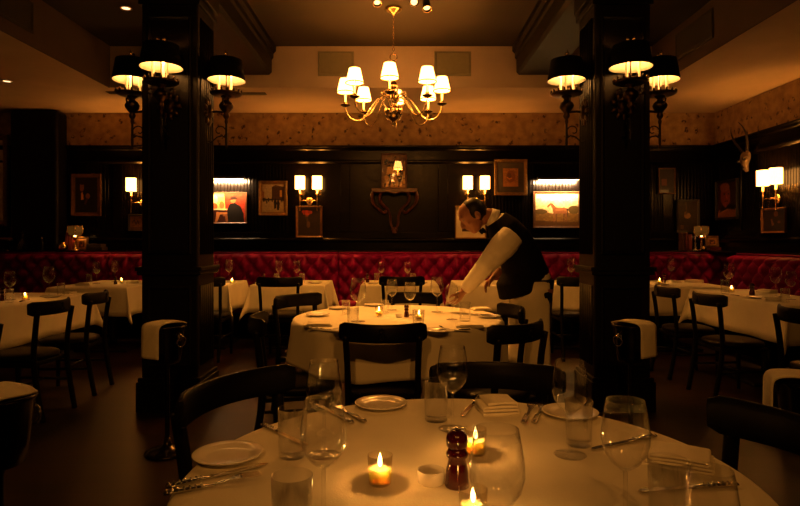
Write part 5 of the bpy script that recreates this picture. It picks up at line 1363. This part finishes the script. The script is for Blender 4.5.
def hand(b, wrist, d, pn, curl, side, spread=0.9):
    """palm from the wrist along d, palm normal pn; four unequal fingers and a thumb, bent by curl"""
    d = Vector(d).normalized(); pn = Vector(pn); pn = (pn - d * pn.dot(d)).normalized(); s = d.cross(pn) * side; w = Vector(wrist)
    b.tube([w - d * .02, w + d * .02, w + d * .055, w + d * .088], [(0.022, 0.026), (0.018, 0.034), (0.0165, 0.040), (0.012, 0.038)], 12, up=tuple(pn))
    for i, (L, o) in enumerate(((0.070, -0.030), (0.078, -0.010), (0.073, 0.010), (0.058, 0.029))):
        p = w + d * 0.08 + s * o; pts = [p - d * .02, p]; ang = 0.0
        for k, fr in enumerate((0.45, 0.32, 0.23)):
            ang += curl * (0.8, 1.0, 0.8)[k]; dirv = d * cos(ang) + pn * sin(ang) + s * (o * spread * 4 * 0.25); p = p + dirv.normalized() * L * fr; pts.append(p)
        b.tube([tuple(q) for q in pts], [0.0095, 0.0095, 0.0088, 0.008, 0.0062], 8)
    p = w + d * 0.022 - s * 0.030; p2 = p - s * 0.022 + d * 0.028 + pn * .012; p3 = p2 + d * 0.028 + pn * 0.016 + s * .004; p4 = p3 + d * 0.020 + pn * .010 + s * .008
    b.tube([tuple(w + d * .01 - s * .01), tuple(p), tuple(p2), tuple(p3), tuple(p4)], [0.014, 0.0145, 0.0115, 0.0098, 0.007], 8)
hand(b, W(*LW), (-0.52, 0.13, -0.72), (-0.55, 0.45, 0.15), 0.42, 1)
hand(b, W(*RW), (-0.62, -0.1, -0.62), (0.5, -0.35, -0.6), 0.45, -1)
fused(b, 'body', 'skin', 0.0062, 3)
# shirt: sleeves and body, soft full sleeves
b = MB(); torso(b, 0.006, TOR[1:])
for S_, E_, K_, nr in ((LS, LE, LW, False), (RS, RE, RW, True)):
    m1 = [p + (q - p) * .35 for p, q in zip(S_, E_)]; m2 = [p + (q - p) * .72 for p, q in zip(S_, E_)]; m3 = [p + (q - p) * .45 for p, q in zip(E_, K_)]; m4 = [p + (q - p) * .82 for p, q in zip(E_, K_)]
    pts = [W(*S_), W(*m1), W(*m2), W(*E_), W(*m3)] + ([] if nr else [W(*m4), W(*[p + (q - p) * .93 for p, q in zip(E_, K_)])])
    rad = [0.086, 0.094, 0.080, 0.068, 0.058] + ([] if nr else [0.050, 0.042])
    fine = []; fr = []
    for i in range(len(pts) - 1):
        for k in range(6):
            u = k / 6; fine.append(tuple(p + (q - p) * u for p, q in zip(pts[i], pts[i + 1]))); fr.append((rad[i] + (rad[i + 1] - rad[i]) * u) * (1 + 0.018 * sin(len(fr) * 1.9)))
    fine.append(pts[-1]); fr.append(rad[-1])
    b.tube(fine, fr, 14)
fused(b, 'shirt', 'shirt_cotton', 0.008, 3)
b = MB(); 
nk0, nk1 = Vector(W(0.68, 4.15, 1.405)), Vector(W(0.632, 4.147, 1.428))
b.tube([nk0, nk0 + (nk1 - nk0) * .5, nk1], [0.074, 0.068, 0.063], 20, caps=False)
b.build('collar', 'shirt_cotton', wt, solid=0.004)
tx = hp(0.005, 0, -0.135); b = MB()
b.ball(tx, 0.016, 10, 8)
for s in (-1, 1): b.tube([tuple(tx), tuple(tx + HS * s * .03), tuple(tx + HS * s * .055)], [(0.008, 0.008), (0.012, 0.020), (0.010, 0.024)], 10, up=tuple(HF))
b.build('bow_tie', 'vest_wool', wt)
# vest
VR = [(0.889, 0.888, 0.198, 0.188), (0.873, 0.935, 0.198, 0.186), (0.895, 1.03, 0.192, 0.165), (0.855, 1.15, 0.200, 0.145), (0.79, 1.265, 0.206, 0.138), (0.735, 1.345, 0.168, 0.116), (0.688, 1.405, 0.098, 0.084)]
b = MB(); torso(b, 0.0, VR)
fused(b, 'vest', 'vest_wool', 0.009, 5)
# trousers and shoes
b = MB(); b.tube([W(0.955, 4.15, 0.98), W(0.955, 4.15, 0.84)], [(0.186, 0.145), (0.175, 0.13)], 18, up=(0, 1, 0))
for s in (-1, 1): b.tube([W(0.965, 4.15 + s * .09, 0.90), W(0.965, 4.15 + s * .095, 0.50), W(0.985, 4.15 + s * .095, 0.07)], [0.105, 0.078, 0.072], 14)
fused(b, 'trousers', 'trouser_wool', 0.011, 3)
for s in (-1, 1):
    b = MB(); b.tube([W(1.06, 4.15 + s * .095, 0.03), W(1.02, 4.15 + s * .095, 0.055), W(0.93, 4.15 + s * .10, 0.05), W(0.83, 4.15 + s * .105, 0.035), W(0.79, 4.15 + s * .105, 0.022)], [(0.026, 0.028), (0.042, 0.05), (0.046, 0.046), (0.046, 0.032), (0.022, 0.018)], 12, up=(0, 1, 0))
    b.build('shoe', 'black_paint', wt)
# apron wraps round the front and sides
vs = []; fs = []; N = 44; rows = [(0.97, 0.158, 0.190), (0.90, 0.162, 0.200), (0.75, 0.158, 0.206), (0.60, 0.156, 0.212), (0.45, 0.158, 0.218), (0.30, 0.162, 0.224)]
for z, rx, ry in rows:
    for k in range(N + 1):
        a = radians(180 - 128 + 256 * k / N); rip = 1 + 0.03 * (1.05 - z) * sin(k * 0.9) + .012 * sin(k * 2.1 + 1) * (1 - z)
        vs.append(W(0.935 + rx * cos(a) * rip, 4.15 + ry * sin(a) * rip, z))
for i in range(len(rows) - 1):
    for k in range(N): a = i * (N + 1) + k; fs.append((a, a + 1, a + N + 2, a + N + 1))
MB().add(vs, fs).build('apron', 'linen', wt, solid=0.003)
# hair: back and sides, high receding front
b = MB(); b.ball(hp(-0.022, 0, 0.016), 1, 24, 16, (0.092, 0.083, 0.099), HR)
for s in (-1, 1): b.ball(hp(0.004, s * 0.070, 0.006), 1, 10, 8, (0.028, 0.012, 0.04), HR)
b.ball(hp(-0.066, 0, -0.045), 1, 12, 8, (0.028, 0.055, 0.045), HR)
fused(b, 'hair', 'hair_brown', 0.006, 3)
for s in (-1, 1): MB().ball(hp(0.080, s * 0.030, 0.003), 0.011, 10, 8).build('eye', 'bone', wt)

# ------------------------------------------------------------------ light and camera
w = bpy.data.worlds.new('World'); SC.world = w; w.use_nodes = True
bg = w.node_tree.nodes['Background']; bg.inputs['Color'].default_value = (1.0, 0.5, 0.2, 1); bg.inputs['Strength'].default_value = 0.0
cd = bpy.data.cameras.new('camera'); cam = bpy.data.objects.new('camera', cd); COL.objects.link(cam)
cam.location = (0, 0, EYE); cam.rotation_euler = (radians(90), 0, 0)
cd.sensor_width = 36; cd.lens = F / 800 * 36; cd.shift_y = -(253 - HOR) / 800; cd.clip_start = 0.02
SC.camera = cam
SC.view_settings.view_transform = 'Standard'; SC.view_settings.look = 'None'; SC.view_settings.gamma = 1; SC.view_settings.use_curve_mapping = False
SC.view_settings.exposure = 1.5
c = SC.cycles
c.caustics_reflective = False; c.caustics_refractive = False
c.max_bounces = 10; c.transparent_max_bounces = 40; c.diffuse_bounces = 4; c.glossy_bounces = 4
c.sample_clamp_indirect = 4.0
